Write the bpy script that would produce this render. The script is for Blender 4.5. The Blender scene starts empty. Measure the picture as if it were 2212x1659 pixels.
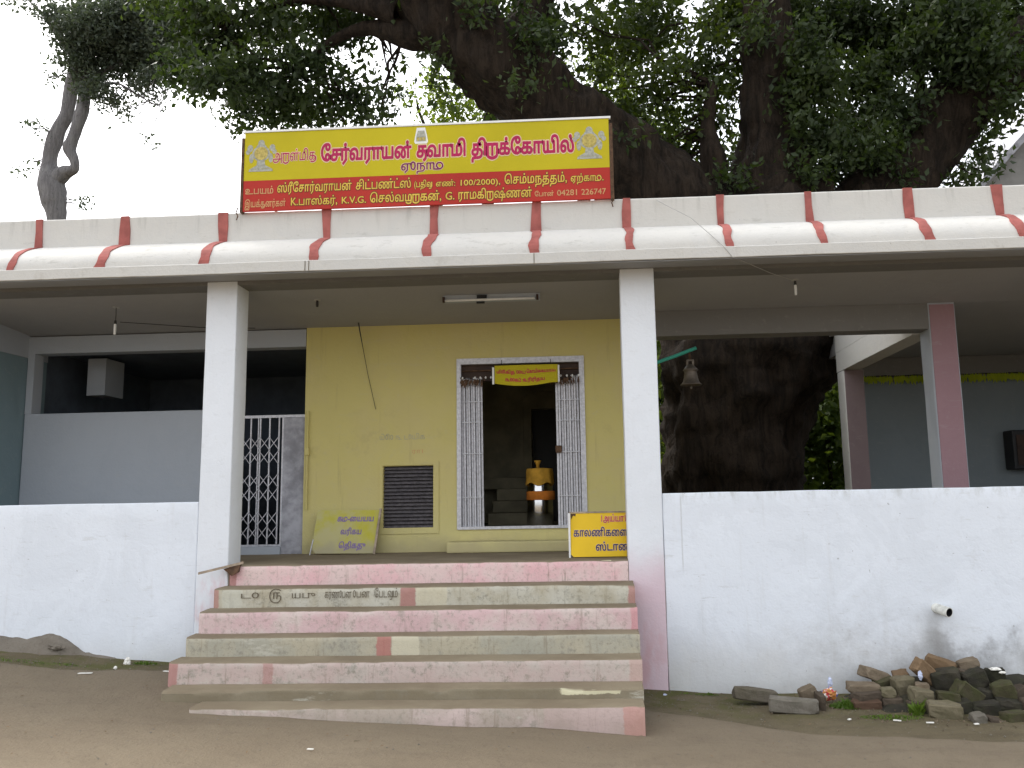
import bpy, bmesh, math, random
import numpy as np
from mathutils import Vector, Matrix, noise, geometry

random.seed(11)
rng = np.random.default_rng(7)
SC = bpy.context.scene
COL = SC.collection
PI = math.pi
rad = math.radians

# ------------------------------------------------------------------ camera
def cam_matrix(pitch, yaw, roll):
    cy, sy = math.cos(yaw), math.sin(yaw)
    cp, sp = math.cos(pitch), math.sin(pitch)
    cr, sr = math.cos(roll), math.sin(roll)
    Rz = Matrix(((cy, -sy, 0), (sy, cy, 0), (0, 0, 1)))
    Rx = Matrix(((1, 0, 0), (0, cp, -sp), (0, sp, cp)))
    base = Matrix(((1, 0, 0), (0, 0, -1), (0, 1, 0)))
    Rr = Matrix(((cr, sr, 0), (-sr, cr, 0), (0, 0, 1)))
    return (Rz @ Rx @ base @ Rr).to_4x4()

cam = bpy.data.objects.new('camera', bpy.data.cameras.new('camera'))
COL.objects.link(cam)
SC.camera = cam
cam.data.sensor_width = 36.0
cam.data.lens = 1785 / 2212 * 36
cam.data.shift_x = -84 / 2212
cam.data.clip_start = 0.05
cam.data.clip_end = 2000
cam.matrix_world = Matrix.Translation((0, -7.6, 1.70)) @ cam_matrix(rad(7.83), rad(2.83), rad(1.07))

# ------------------------------------------------------------------ sky and sun (bright overcast haze, sun behind the roof on the left)
SUN_EL, SUN_AZ = rad(52), rad(-50)          # azimuth measured from +Y towards +X
CLOUD = 2.2
world = bpy.data.worlds.new('World')
SC.world = world
world.use_nodes = True
wt = world.node_tree
for n in list(wt.nodes):
    wt.nodes.remove(n)
wo = wt.nodes.new('ShaderNodeOutputWorld')
bg = wt.nodes.new('ShaderNodeBackground')
sky = wt.nodes.new('ShaderNodeTexSky')
sky.sky_type = 'NISHITA'
sky.sun_disc = False
sky.sun_elevation = SUN_EL
sky.sun_rotation = SUN_AZ
sky.air_density = 1.0
sky.dust_density = 6.0
sky.ozone_density = 1.0
hs = wt.nodes.new('ShaderNodeHueSaturation')
hs.inputs['Saturation'].default_value = 0.30
wt.links.new(sky.outputs[0], hs.inputs['Color'])
# thin even cloud over the whole dome
cl_ = wt.nodes.new('ShaderNodeMix'); cl_.data_type = 'RGBA'
cl_.inputs[0].default_value = 0.60
wt.links.new(hs.outputs[0], cl_.inputs[6])
cl_.inputs[7].default_value = (CLOUD * 0.97, CLOUD, CLOUD * 1.05, 1)
wt.links.new(cl_.outputs[2], bg.inputs['Color'])
bg.inputs['Strength'].default_value = 0.15
wt.links.new(bg.outputs[0], wo.inputs['Surface'])

sun_l = bpy.data.lights.new('sun', 'SUN')
sun_l.energy = 0.5
sun_l.angle = rad(20)
sun_l.color = (1.0, 0.95, 0.87)
sun = bpy.data.objects.new('sun', sun_l)
COL.objects.link(sun)
sd = Vector((math.sin(SUN_AZ) * math.cos(SUN_EL), math.cos(SUN_AZ) * math.cos(SUN_EL), math.sin(SUN_EL)))
sun.rotation_euler = sd.to_track_quat('Z', 'Y').to_euler()
sun.location = sd * 40

SC.view_settings.view_transform = 'Standard'
SC.view_settings.look = 'None'
SC.view_settings.exposure = 2.15
SC.view_settings.gamma = 1.0
SC.view_settings.use_curve_mapping = False

# ------------------------------------------------------------------ material helpers
class NT:
    def __init__(s, name):
        s.m = bpy.data.materials.new(name)
        s.m.use_nodes = True
        s.t = s.m.node_tree
        s.b = s.t.nodes['Principled BSDF']
        s.out = s.t.nodes['Material Output']
        g = s.t.nodes.new('ShaderNodeNewGeometry')
        s.pos = g.outputs['Position']
        s.nor = g.outputs['Normal']
        s.island = g.outputs['Random Per Island']
        tc = s.t.nodes.new('ShaderNodeTexCoord')
        s.obj = tc.outputs['Object']
        oi = s.t.nodes.new('ShaderNodeObjectInfo')
        s.rnd = oi.outputs['Random']
        sx = s.t.nodes.new('ShaderNodeSeparateXYZ')
        s.t.links.new(s.pos, sx.inputs[0])
        s.x, s.y, s.z = sx.outputs
    def put(s, node, sock, v):
        i = node.inputs[sock]
        if isinstance(v, bpy.types.NodeSocket):
            s.t.links.new(v, i)
        elif isinstance(v, (tuple, list)) and len(v) == 3 and i.type == 'RGBA':
            i.default_value = (*v, 1)
        else:
            i.default_value = v
    def math(s, op, a, b=None, c=None, clamp=False):
        n = s.t.nodes.new('ShaderNodeMath')
        n.operation = op
        n.use_clamp = clamp
        s.put(n, 0, a)
        if b is not None: s.put(n, 1, b)
        if c is not None: s.put(n, 2, c)
        return n.outputs[0]
    def noise(s, scale, detail=4, rough=0.55, vec=None, stretch=None, dist=0):
        n = s.t.nodes.new('ShaderNodeTexNoise')
        v = vec or s.pos
        if stretch:
            mp = s.t.nodes.new('ShaderNodeMapping')
            s.t.links.new(v, mp.inputs['Vector'])
            mp.inputs['Scale'].default_value = stretch
            v = mp.outputs[0]
        s.t.links.new(v, n.inputs['Vector'])
        n.inputs['Scale'].default_value = scale
        n.inputs['Detail'].default_value = detail
        n.inputs['Roughness'].default_value = rough
        n.inputs['Distortion'].default_value = dist
        return n.outputs['Fac']
    def step(s, v, lo, hi, a=0.0, b=1.0):
        n = s.t.nodes.new('ShaderNodeMapRange')
        n.interpolation_type = 'SMOOTHSTEP'
        s.put(n, 'Value', v)
        s.put(n, 'From Min', lo); s.put(n, 'From Max', hi)
        s.put(n, 'To Min', a); s.put(n, 'To Max', b)
        return n.outputs[0]
    def mul(s, *a):
        r = a[0]
        for q in a[1:]:
            r = s.math('MULTIPLY', r, q)
        return r
    def rng(s, v, lo, hi, soft=0.01):
        return s.mul(s.step(v, lo - soft, lo + soft), s.step(v, hi - soft, hi + soft, 1.0, 0.0))
    def mix(s, f, a, b):
        n = s.t.nodes.new('ShaderNodeMix')
        n.data_type = 'RGBA'
        s.put(n, 0, f)
        s.put(n, 6, a); s.put(n, 7, b)
        return n.outputs[2]
    def bump(s, h, strength=0.3, dist=0.01):
        n = s.t.nodes.new('ShaderNodeBump')
        n.inputs['Strength'].default_value = strength
        n.inputs['Distance'].default_value = dist
        s.put(n, 'Height', h)
        s.t.links.new(n.outputs[0], s.b.inputs['Normal'])
    def done(s, col, rough=0.85, metal=0.0, spec=0.3):
        s.put(s.b, 'Base Color', col)
        s.put(s.b, 'Roughness', rough)
        s.put(s.b, 'Metallic', metal)
        s.put(s.b, 'Specular IOR Level', spec)
        return s.m

def plain(name, col, rough=0.7, metal=0.0, spec=0.3, var=0.12, scale=6.0, bump=0.0):
    n = NT(name)
    f = n.noise(scale, 5, 0.6)
    c = n.mix(n.step(f, 0.3, 0.7), tuple(x * (1 - var) for x in col), tuple(min(1, x * (1 + var)) for x in col))
    if bump:
        n.bump(n.noise(scale * 8, 4, 0.6), bump, 0.01)
    return n.done(c, rough, metal, spec)

M = {}
def whitewash(name, base, dirt_h=0.5, tint=None, grime=1.0):
    n = NT(name)
    big = n.noise(0.9, 5, 0.6)
    c = n.mix(n.step(big, 0.3, 0.7), tuple(x * 0.955 for x in base), base)
    fine = n.noise(14, 6, 0.7)
    c = n.mix(n.mul(n.step(fine, 0.56, 0.72), 0.16), c, (0.45, 0.44, 0.41))
    streak = n.noise(3.0, 5, 0.65, stretch=(3.0, 3.0, 0.25))
    c = n.mix(n.mul(n.step(streak, 0.55, 0.8), 0.20 * grime), c, (0.46, 0.43, 0.37))
    sc = n.noise(5.0, 6, 0.7, stretch=(0.5, 1, 2.2))
    c = n.mix(n.mul(n.step(sc, 0.60, 0.70), 0.28 * grime), c, (0.50, 0.50, 0.47))
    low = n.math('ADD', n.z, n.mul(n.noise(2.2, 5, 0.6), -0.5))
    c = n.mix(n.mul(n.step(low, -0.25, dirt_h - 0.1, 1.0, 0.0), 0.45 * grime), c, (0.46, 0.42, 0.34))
    if tint: c = tint(n, c)
    coat = n.noise(1.7, 7, 0.7, dist=0.8)
    c = n.mix(n.mul(n.step(coat, 0.50, 0.54), 0.13 * grime), c, tuple(x * 0.72 for x in base))
    scr = n.noise(11.0, 7, 0.78, stretch=(0.35, 1, 2.6))
    c = n.mix(n.mul(n.step(scr, 0.60, 0.66), 0.26 * grime), c, (0.36, 0.36, 0.34))
    n.bump(n.math('ADD', n.math('ADD', n.noise(5, 5, 0.6), n.mul(coat, 0.8)), n.mul(n.noise(45, 4, 0.65), 0.35)), 0.45, 0.014)
    return n.done(c, 0.9, 0, 0.2)

def wall_tint(n, c):
    # soot and damp stains that belong to the plaster beside and under the drain pipe
    wob = n.mul(n.math('SUBTRACT', n.noise(2.6, 6, 0.65), 0.5), 1.1)
    xx = n.math('ADD', n.x, wob)
    zz = n.math('ADD', n.z, wob)
    m1 = n.mul(n.rng(xx, 1.7, 3.1, 0.45), n.step(zz, 0.25, 0.95, 1.0, 0.0))
    m1 = n.mul(m1, n.step(n.noise(7, 6, 0.75), 0.25, 0.75))
    c = n.mix(n.mul(m1, 0.45), c, (0.36, 0.35, 0.33))
    m2 = n.mul(n.rng(xx, 2.75, 3.55, 0.22), n.step(zz, 0.22, 0.52, 1.0, 0.0))
    c = n.mix(n.mul(m2, 0.55), c, (0.12, 0.105, 0.09))
    m3 = n.mul(n.rng(n.math('ADD', n.x, n.mul(wob, 0.08)), 2.86, 2.99, 0.05), n.rng(n.z, 0.2, 0.66, 0.1))
    c = n.mix(n.mul(m3, 0.35), c, (0.20, 0.19, 0.17))
    m4 = n.mul(n.step(n.z, 1.58, 1.73), n.step(n.noise(9, 5, 0.7, stretch=(1, 1, 0.4)), 0.42, 0.7), n.step(n.x, 0.5, 0.7))
    c = n.mix(n.mul(m4, 0.6), c, (0.42, 0.42, 0.38))
    m5 = n.rng(n.math('ADD', n.x, n.mul(n.noise(3, 4), 0.02)), 0.783, 0.795, 0.003)
    c = n.mix(n.mul(m5, n.rng(n.z, 1.05, 1.70, 0.05), 0.35), c, (0.35, 0.34, 0.31))
    dots = n.step(n.noise(30, 2, 0.5), 0.74, 0.78)
    return n.mix(n.mul(dots, 0.6), c, (0.25, 0.24, 0.22))
M['wall'] = whitewash('whitewashed_plaster', (0.78, 0.82, 0.875), 0.5, wall_tint)
def mould(n, c):
    # rain streaks and mould running down from the top edge and along the lip
    st = n.noise(4.5, 6, 0.7, stretch=(1.6, 1, 0.16))
    c = n.mix(n.mul(n.step(st, 0.52, 0.70), n.step(n.z, 4.20, 4.50), 0.38), c, (0.26, 0.26, 0.23))
    c = n.mix(n.mul(n.step(n.noise(8, 7, 0.75, stretch=(0.5, 1, 1.8)), 0.57, 0.64), n.rng(n.z, 3.9, 4.30, 0.05), 0.34), c, (0.33, 0.32, 0.28))
    c = n.mix(n.mul(n.step(n.noise(3.2, 7, 0.75, stretch=(1.2, 1, 0.6)), 0.55, 0.68), n.rng(n.z, 3.78, 3.90, 0.02), 0.30), c, (0.34, 0.31, 0.26))
    return n.mix(n.mul(n.step(n.noise(38, 3, 0.6), 0.70, 0.76), 0.5), c, (0.2, 0.19, 0.17))
M['roofwhite'] = whitewash('roof_whitewash', (0.70, 0.705, 0.70), -5.0, mould, 1.0)
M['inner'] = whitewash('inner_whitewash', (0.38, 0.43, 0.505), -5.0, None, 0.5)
def pinkcol(n, c):
    w = n.mul(n.math('SUBTRACT', n.noise(3, 5, 0.6), 0.5), 0.35)
    m = n.step(n.math('ADD', n.z, w), 0.85, 1.35, 1.0, 0.0)
    mx = n.step(n.x, 0.0, 0.1)
    c = n.mix(n.mul(m, mx, 0.9), c, (0.66, 0.50, 0.55))
    m2 = n.mul(n.step(n.noise(4, 5, 0.6, stretch=(1, 1, 0.4)), 0.5, 0.7), m)
    return n.mix(n.mul(m2, 0.6), c, (0.62, 0.36, 0.38))
M['column'] = whitewash('column_whitewash', (0.78, 0.81, 0.85), 0.2, pinkcol, 0.5)
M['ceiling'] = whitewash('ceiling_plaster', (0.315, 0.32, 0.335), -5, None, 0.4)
def yel(n, c):
    c = n.mix(n.mul(n.step(n.z, 1.2, 1.9, 1.0, 0.0), 0.5), c, (0.62, 0.57, 0.30))
    b = n.step(n.noise(1.3, 4, 0.6), 0.42, 0.62)
    c = n.mix(n.mul(b, 0.25), c, (0.56, 0.47, 0.27))
    hand = n.mul(n.step(n.noise(4.2, 6, 0.7), 0.52, 0.68), n.rng(n.z, 1.9, 2.7, 0.25))
    c = n.mix(n.mul(hand, 0.2), c, (0.34, 0.28, 0.15))
    drip = n.mul(n.step(n.noise(6, 5, 0.65, stretch=(2.2, 1, 0.12)), 0.60, 0.72), 0.30)
    c = n.mix(drip, c, (0.38, 0.31, 0.15))
    foot = n.mul(n.step(n.math('ADD', n.z, n.mul(n.noise(5, 5, 0.6), -0.25)), 1.02, 1.22, 1.0, 0.0), 0.5)
    return n.mix(foot, c, (0.36, 0.31, 0.2))
M['shadebeam'] = whitewash('shaded_beam_plaster', (0.15, 0.15, 0.15), -5, None, 0.3)  # shaded copy of the whitewash: the beams' shade is put into this grey
M['yellow'] = whitewash('yellow_distemper', (0.62, 0.54, 0.18), -5, yel, 0.3)
M['teal'] = whitewash('teal_distemper', (0.16, 0.25, 0.29), -5, None, 0.3)
M['bluegrey'] = whitewash('blue_grey_distemper', (0.15, 0.205, 0.25), -5, None, 0.5)
M['graypanel'] = plain('grey_board', (0.33, 0.33, 0.36), 0.8, bump=0.2, var=0.3)
M['rib'] = plain('red_oxide_paint', (0.34, 0.105, 0.09), 0.85, var=0.18, scale=9, bump=0.15)
M['pinkpaint'] = whitewash('pink_distemper', (0.30, 0.15, 0.20), -5, None, 0.5)
M['purplepaint'] = whitewash('purple_distemper', (0.14, 0.085, 0.11), -5, None, 0.5)
M['gableplaster'] = plain('gable_plaster', (0.22, 0.215, 0.205), 0.9, var=0.2, scale=1.5, bump=0.2)
M['black'] = plain('black_plastic', (0.02, 0.02, 0.022), 0.5)
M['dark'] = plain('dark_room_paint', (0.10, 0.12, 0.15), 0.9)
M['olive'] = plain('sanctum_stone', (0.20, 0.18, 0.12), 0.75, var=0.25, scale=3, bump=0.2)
M['galv'] = plain('galvanised_steel', (0.55, 0.55, 0.58), 0.5, 0.35, 0.5, 0.15, 30)
M['steel'] = plain('polished_steel', (0.62, 0.62, 0.62), 0.16, 1.0, 0.5, 0.04, 4)
M['rust'] = plain('rusty_iron', (0.10, 0.055, 0.03), 0.8, 0.2, 0.4, 0.4, 20, 0.3)
M['bronze'] = plain('dull_bronze', (0.17, 0.145, 0.12), 0.55, 0.6, 0.5, 0.25, 14, 0.2)
M['greenpipe'] = plain('green_painted_pipe', (0.05, 0.42, 0.32), 0.45, 0, 0.4, 0.12, 20)
M['wood'] = plain('old_plank_wood', (0.36, 0.29, 0.22), 0.85, 0, 0.2, 0.3, 12, 0.2)
M['pvc'] = plain('weathered_pvc', (0.62, 0.62, 0.57), 0.5, 0, 0.4, 0.2, 18, 0.1)
M['darkwood'] = plain('dark_timber', (0.045, 0.025, 0.017), 0.6, 0, 0.3, 0.3, 8)
M['louvre'] = plain('grey_louvre', (0.115, 0.105, 0.11), 0.8, 0, 0.3, 0.3, 25, 0.3)
M['white'] = plain('white_enamel', (0.78, 0.78, 0.76), 0.4, 0, 0.4, 0.05)
M['orange'] = plain('orange_cloth', (0.62, 0.20, 0.03), 0.85, 0, 0.2, 0.15, 12, 0.2)
M['ochre'] = plain('ochre_cloth', (0.55, 0.30, 0.04), 0.85, 0, 0.2, 0.2, 10, 0.2)
M['wire'] = plain('black_wire', (0.03, 0.028, 0.025), 0.6)
M['greywire'] = plain('grey_wire', (0.40, 0.39, 0.37), 0.6)
M['crimson'] = plain('crimson_ink', (0.40, 0.006, 0.075), 0.5, var=0.1)
M['plum'] = plain('plum_ink', (0.16, 0.01, 0.09), 0.5, var=0.1)
M['halo'] = plain('pale_pink_ink', (0.72, 0.52, 0.33), 0.5, var=0.1)
M['gold'] = plain('gold_ink', (0.66, 0.45, 0.06), 0.5, var=0.1)
M['brownink'] = plain('brown_ink', (0.13, 0.04, 0.015), 0.5, var=0.1)
M['faintgold'] = plain('faded_gold_ink', (0.55, 0.30, 0.13), 0.6, var=0.1)
M['navy'] = plain('navy_ink', (0.02, 0.02, 0.10), 0.5)
M['redink'] = plain('red_ink', (0.5, 0.02, 0.05), 0.5)
M['violet'] = plain('violet_ink', (0.22, 0.15, 0.36), 0.6)
M['greyink'] = plain('faded_grey_ink', (0.40, 0.38, 0.27), 0.8)
M['incised'] = plain('scratched_black_paint', (0.14, 0.115, 0.08), 0.8)
M['emblem'] = plain('grey_emblem_ink', (0.36, 0.36, 0.30), 0.6, var=0.25, scale=40)
M['emblem2'] = plain('gold_emblem_ink', (0.45, 0.36, 0.10), 0.6, var=0.3, scale=40)
M['signyellow'] = plain('yellow_vinyl', (0.50, 0.42, 0.015), 0.6, 0, 0.15, 0.07, 0.8)
M['signred'] = plain('red_vinyl', (0.42, 0.040, 0.030), 0.6, 0, 0.12, 0.08, 0.8)
M['boardyellow'] = plain('bright_yellow_sheet', (0.80, 0.52, 0.006), 0.5, 0, 0.4, 0.05, 2)
nb = NT('worn_yellow_sheet')
cb = nb.mix(nb.step(nb.noise(3.5, 5, 0.6), 0.35, 0.65), (0.50, 0.46, 0.05), (0.50, 0.46, 0.22))
cb = nb.mix(nb.mul(nb.step(nb.math('ADD', nb.z, nb.mul(nb.noise(6, 5, 0.6), 0.3)), 1.30, 1.48, 1, 0), 0.75), cb, (0.38, 0.34, 0.23))
M['boardold'] = nb.done(cb, 0.7)

# steps: worn paint over cement, dusty treads
def step_mat(name, base, alt, patches, wear=0.5, flaked=False):
    n = NT(name)
    s1 = n.noise(2.3, 6, 0.65)
    c = n.mix(n.step(s1, 0.40, 0.62), base, alt)
    s2 = n.noise(6.5, 7, 0.75)
    c = n.mix(n.mul(n.step(s2, 0.52, 0.66), wear), c, (0.33, 0.32, 0.27))
    s3 = n.noise(5, 6, 0.7, stretch=(4, 4, 0.35))
    c = n.mix(n.mul(n.step(s3, 0.55, 0.72), 0.5), c, (0.21, 0.17, 0.115))
    s4 = n.noise(3.1, 6, 0.7, vec=n.pos, stretch=(0.5, 1, 1.6))
    c = n.mix(n.mul(n.step(s4, 0.60, 0.68), 0.6), c, (0.56, 0.54, 0.46))
    gr = n.noise(26, 6, 0.75)
    c = n.mix(n.mul(n.step(gr, 0.50, 0.64), 0.30), c, (0.20, 0.17, 0.12))
    dots = n.step(n.noise(55, 3, 0.6), 0.66, 0.74)
    c = n.mix(n.mul(dots, 0.45), c, (0.16, 0.14, 0.11))
    for (a, b, col, st) in patches:
        w = n.mul(n.math('SUBTRACT', n.noise(16, 5, 0.7), 0.5), 0.05)
        c = n.mix(n.mul(n.rng(n.math('ADD', n.x, w), a, b, 0.008), st), c, col)
    if flaked:
        w = n.mul(n.math('SUBTRACT', n.noise(9, 6, 0.7), 0.5), 0.22)
        fm = n.mul(n.rng(n.math('ADD', n.x, w), -0.28, 0.14, 0.01), n.step(n.math('ADD', n.z, n.mul(w, 0.22)), 0.236, 0.244))
        c = n.mix(fm, c, (0.62, 0.58, 0.40))
    sep = n.t.nodes.new('ShaderNodeSeparateXYZ')
    n.t.links.new(n.nor, sep.inputs[0])
    up = n.step(sep.outputs[2], 0.25, 0.75)
    dust = n.mix(n.step(n.noise(1.7, 5, 0.6), 0.35, 0.65), (0.185, 0.148, 0.100), (0.23, 0.19, 0.13))
    c = n.mix(up, c, dust)
    n.bump(n.math('ADD', n.noise(6, 6, 0.65), n.mul(n.noise(60, 3, 0.6), 0.4)), 0.5, 0.012)
    return n.done(c, 0.92, 0, 0.2)
PINK, PALE, CREAM, GREY, RED = (0.66, 0.44, 0.45), (0.68, 0.55, 0.54), (0.45, 0.41, 0.31), (0.39, 0.375, 0.305), (0.40, 0.19, 0.17)
M['step0'] = step_mat('step_top_pink', (0.74, 0.47, 0.48), (0.72, 0.56, 0.53), [(-3.6, -3.30, RED, .8)], 0.12)
M['step1'] = step_mat('step_cream_lettered', CREAM, (0.54, 0.52, 0.44), [(-3.6, -3.33, RED, .75), (-1.71, -1.575, RED, .85), (-3.30, -3.12, (0.56, 0.56, 0.48), .5), (-1.57, -1.3, (0.62, 0.57, 0.42), .6), (0.27, 0.36, RED, .8)], 0.7)
M['step2'] = step_mat('step_pink_worn', (0.62, 0.44, 0.44), (0.64, 0.54, 0.50), [(0.28, 0.36, (0.60, 0.28, 0.30), .7)], 0.45)
M['step3'] = step_mat('step_grey_cream', CREAM, GREY, [(-1.80, -1.68, (0.44, 0.17, 0.15), .8), (-1.675, -1.45, (0.62, 0.58, 0.44), .7)], 0.8)
M['step4'] = step_mat('step_pale_pink', (0.53, 0.42, 0.385), (0.52, 0.46, 0.41), [(-3.5, -3.33, RED, .8), (-2.64, -2.56, RED, .55), (0.24, 0.36, (0.5, 0.30, 0.26), .5)], 0.75)
M['step5'] = step_mat('step_dusty_cement', (0.22, 0.185, 0.125), (0.25, 0.215, 0.15), [], 0.15, True)
M['step6'] = step_mat('step_bottom_pink_cement', (0.40, 0.34, 0.285), (0.52, 0.42, 0.385), [(0.17, 0.36, (0.50, 0.26, 0.22), .7), (-0.4, 0.17, (0.48, 0.36, 0.33), .5)], 0.5)
M['red'] = plain('worn_red_paint', (0.50, 0.19, 0.18), 0.9, var=0.2, scale=14, bump=0.2)

def ground_mat(name, a, b, c3, moss):
    n = NT(name)
    c = n.mix(n.step(n.noise(0.8, 6, 0.6), 0.35, 0.65), a, b)
    c = n.mix(n.mul(n.step(n.noise(4.5, 7, 0.7), 0.45, 0.7), 0.5), c, c3)
    c = n.mix(n.mul(n.step(n.noise(2.0, 6, 0.7, stretch=(0.6, 2.5, 1)), 0.50, 0.66), 0.35), c, tuple(x * 0.72 for x in a))
    c = n.mix(n.mul(n.step(n.noise(3.3, 6, 0.75, dist=0.6), 0.58, 0.70), 0.25), c, tuple(min(1, x * 1.2) for x in b))
    sp = n.noise(70, 4, 0.7)
    c = n.mix(n.mul(n.step(sp, 0.58, 0.75), 0.5), c, (0.22, 0.19, 0.145))
    c = n.mix(n.mul(n.step(sp, 0.25, 0.40, 1, 0), 0.6), c, (0.04, 0.034, 0.025))
    if moss:
        w = n.noise(2.4, 6, 0.7)
        near = n.step(n.y, -1.3, -0.2)
        c = n.mix(n.mul(n.step(w, 0.45, 0.62), near, 0.75), c, (0.085, 0.09, 0.022))
    c = n.mix(n.mul(n.step(n.noise(1.5, 8, 0.75, stretch=(0.8, 1.4, 1)), 0.52, 0.60), 0.22), c, tuple(x * 1.3 for x in c3))
    c = n.mix(n.mul(n.step(n.noise(19, 6, 0.75), 0.56, 0.66), 0.35), c, tuple(x * 0.55 for x in a))
    n.bump(n.math('ADD', n.noise(3, 6, 0.65), n.mul(n.noise(38, 5, 0.7), 0.45)), 0.85, 0.035)
    return n.done(c, 0.95, 0, 0.2)
M['soil'] = ground_mat('damp_soil', (0.115, 0.092, 0.055), (0.145, 0.118, 0.072), (0.08, 0.066, 0.04), True)
M['road'] = ground_mat('dusty_road', (0.178, 0.142, 0.098), (0.192, 0.156, 0.109), (0.158, 0.127, 0.088), False)
M['mortar'] = ground_mat('broken_mortar', (0.17, 0.145, 0.115), (0.22, 0.195, 0.16), (0.12, 0.10, 0.08), False)

def brick_mat(name, a, b, moss=0.0, soot=0.0):
    n = NT(name)
    c = n.mix(n.step(n.noise(7, 6, 0.7), 0.35, 0.65), a, b)
    c = n.mix(n.mul(n.rnd, 0.35), c, tuple(x * 0.6 for x in a))
    c = n.mix(n.mul(n.step(n.noise(40, 5, 0.7), 0.55, 0.7), 0.4), c, tuple(x * 0.5 for x in a))
    if moss:
        c = n.mix(n.mul(n.step(n.noise(9, 6, 0.7), 0.40, 0.6), moss), c, (0.05, 0.062, 0.016))
    if soot:
        c = n.mix(n.mul(n.step(n.noise(5, 6, 0.6), 0.3, 0.6), soot), c, (0.012, 0.013, 0.012))
    n.bump(n.math('ADD', n.noise(14, 6, 0.7), n.mul(n.noise(70, 3, 0.6), 0.4)), 0.7, 0.012)
    return n.done(c, 0.95, 0, 0.15)
BR = {'g': brick_mat('weathered_slab', (0.12, 0.10, 0.075), (0.155, 0.135, 0.105), 0.15),
      'h': brick_mat('grey_slab', (0.15, 0.135, 0.11), (0.20, 0.18, 0.15), 0.1),
      't': brick_mat('tan_brick', (0.165, 0.128, 0.088), (0.21, 0.168, 0.118)),
      'd': brick_mat('dark_brown_brick', (0.075, 0.058, 0.043), (0.105, 0.082, 0.06)),
      'r': brick_mat('red_brown_brick', (0.085, 0.052, 0.034), (0.11, 0.068, 0.046)),
      'm': brick_mat('mossy_brick', (0.065, 0.055, 0.034), (0.085, 0.078, 0.045), 0.45),
      'o': brick_mat('olive_brick', (0.15, 0.128, 0.082), (0.19, 0.162, 0.108), 0.2),
      'b': brick_mat('orange_brown_brick', (0.175, 0.115, 0.066), (0.215, 0.145, 0.085)),
      'k': brick_mat('sooty_brick', (0.045, 0.040, 0.031), (0.065, 0.057, 0.042), 0.2, 0.4)}

def bark_mat(name, a, b, sc=1.0):
    n = NT(name)
    f = n.noise(3.4 * sc, 8, 0.75, stretch=(2.6, 2.6, 0.32), dist=0.4)
    c = n.mix(n.step(f, 0.35, 0.65), a, b)
    c = n.mix(n.mul(n.step(n.noise(9 * sc, 5, 0.7), 0.55, 0.7), 0.5), c, tuple(x * 0.4 for x in a))
    n.bump(n.math('ADD', f, n.mul(n.noise(22 * sc, 5, 0.7, stretch=(2, 2, 0.6)), 0.4)), 1.0, 0.14)
    return n.done(c, 0.95, 0, 0.15)
M['figbark'] = bark_mat('fig_bark', (0.016, 0.012, 0.009), (0.050, 0.036, 0.025))
M['palebark'] = bark_mat('hazed_pale_bark', (0.25, 0.24, 0.245), (0.40, 0.385, 0.385), 2.0)  # bark lightened: the haze over the left side is put into its colour

def leaf_mat(name, a, b, ta, tb, tmix=0.4):
    n = NT(name)
    f = n.step(n.noise(1.1, 3, 0.6), 0.35, 0.65)
    r = n.math('ADD', n.mul(f, 0.6), n.mul(n.island, 0.4))
    n.done(n.mix(r, a, b), 0.55, 0, 0.35)
    tr = n.t.nodes.new('ShaderNodeBsdfTranslucent')
    n.put(tr, 'Color', n.mix(r, ta, tb))
    mx = n.t.nodes.new('ShaderNodeMixShader')
    mx.inputs[0].default_value = tmix
    n.t.links.new(n.b.outputs[0], mx.inputs[1])
    n.t.links.new(tr.outputs[0], mx.inputs[2])
    n.t.links.new(mx.outputs[0], n.out.inputs['Surface'])
    return n.m
M['figleaf'] = leaf_mat('dark_fig_leaf', (0.022, 0.036, 0.014), (0.045, 0.068, 0.018), (0.020, 0.042, 0.006), (0.085, 0.13, 0.010), 0.35)
M['midleaf'] = leaf_mat('backlit_fig_leaf', (0.022, 0.036, 0.010), (0.05, 0.075, 0.014), (0.03, 0.055, 0.005), (0.13, 0.18, 0.008), 0.42)  # brighter copy of the fig leaf, backlight put into its colour
M['paleleaf'] = leaf_mat('hazed_grey_green_leaf', (0.065, 0.085, 0.062), (0.095, 0.115, 0.08), (0.05, 0.075, 0.035), (0.09, 0.12, 0.045), 0.35)  # leaf colour paled to carry the haze over this tree
M['brightleaf'] = leaf_mat('bright_leaf', (0.05, 0.085, 0.018), (0.09, 0.13, 0.025), (0.10, 0.16, 0.010), (0.22, 0.29, 0.018), 0.5)
M['garland'] = leaf_mat('lit_yellow_green_leaf', (0.30, 0.40, 0.02), (0.55, 0.62, 0.03), (0.4, 0.5, 0.02), (0.55, 0.62, 0.04), 0.4)  # green raised so the colour holds the light shining through the leaves
M['moss'] = leaf_mat('moss_green', (0.06, 0.12, 0.015), (0.13, 0.20, 0.02), (0.1, 0.2, 0.02), (0.15, 0.25, 0.02), 0.3)

# ------------------------------------------------------------------ object helpers
def wloc(o):
    v = Vector((0, 0, 0))
    while o:
        v += o.location
        o = o.parent
    return v

def link(name, verts, faces, mat, parent=None, smooth=False, kind=None):
    off = wloc(parent) if parent else Vector((0, 0, 0))
    me = bpy.data.meshes.new(name)
    vv = [(v[0] - off.x, v[1] - off.y, v[2] - off.z) for v in verts]
    me.from_pydata(vv, [], faces)
    me.update()
    if smooth:
        me.polygons.foreach_set('use_smooth', [True] * len(me.polygons))
    for mm in (mat if isinstance(mat, (list, tuple)) else [mat]):
        me.materials.append(mm)
    o = bpy.data.objects.new(name, me)
    COL.objects.link(o)
    if parent: o.parent = parent
    if kind: o['kind'] = kind
    return o

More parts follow.
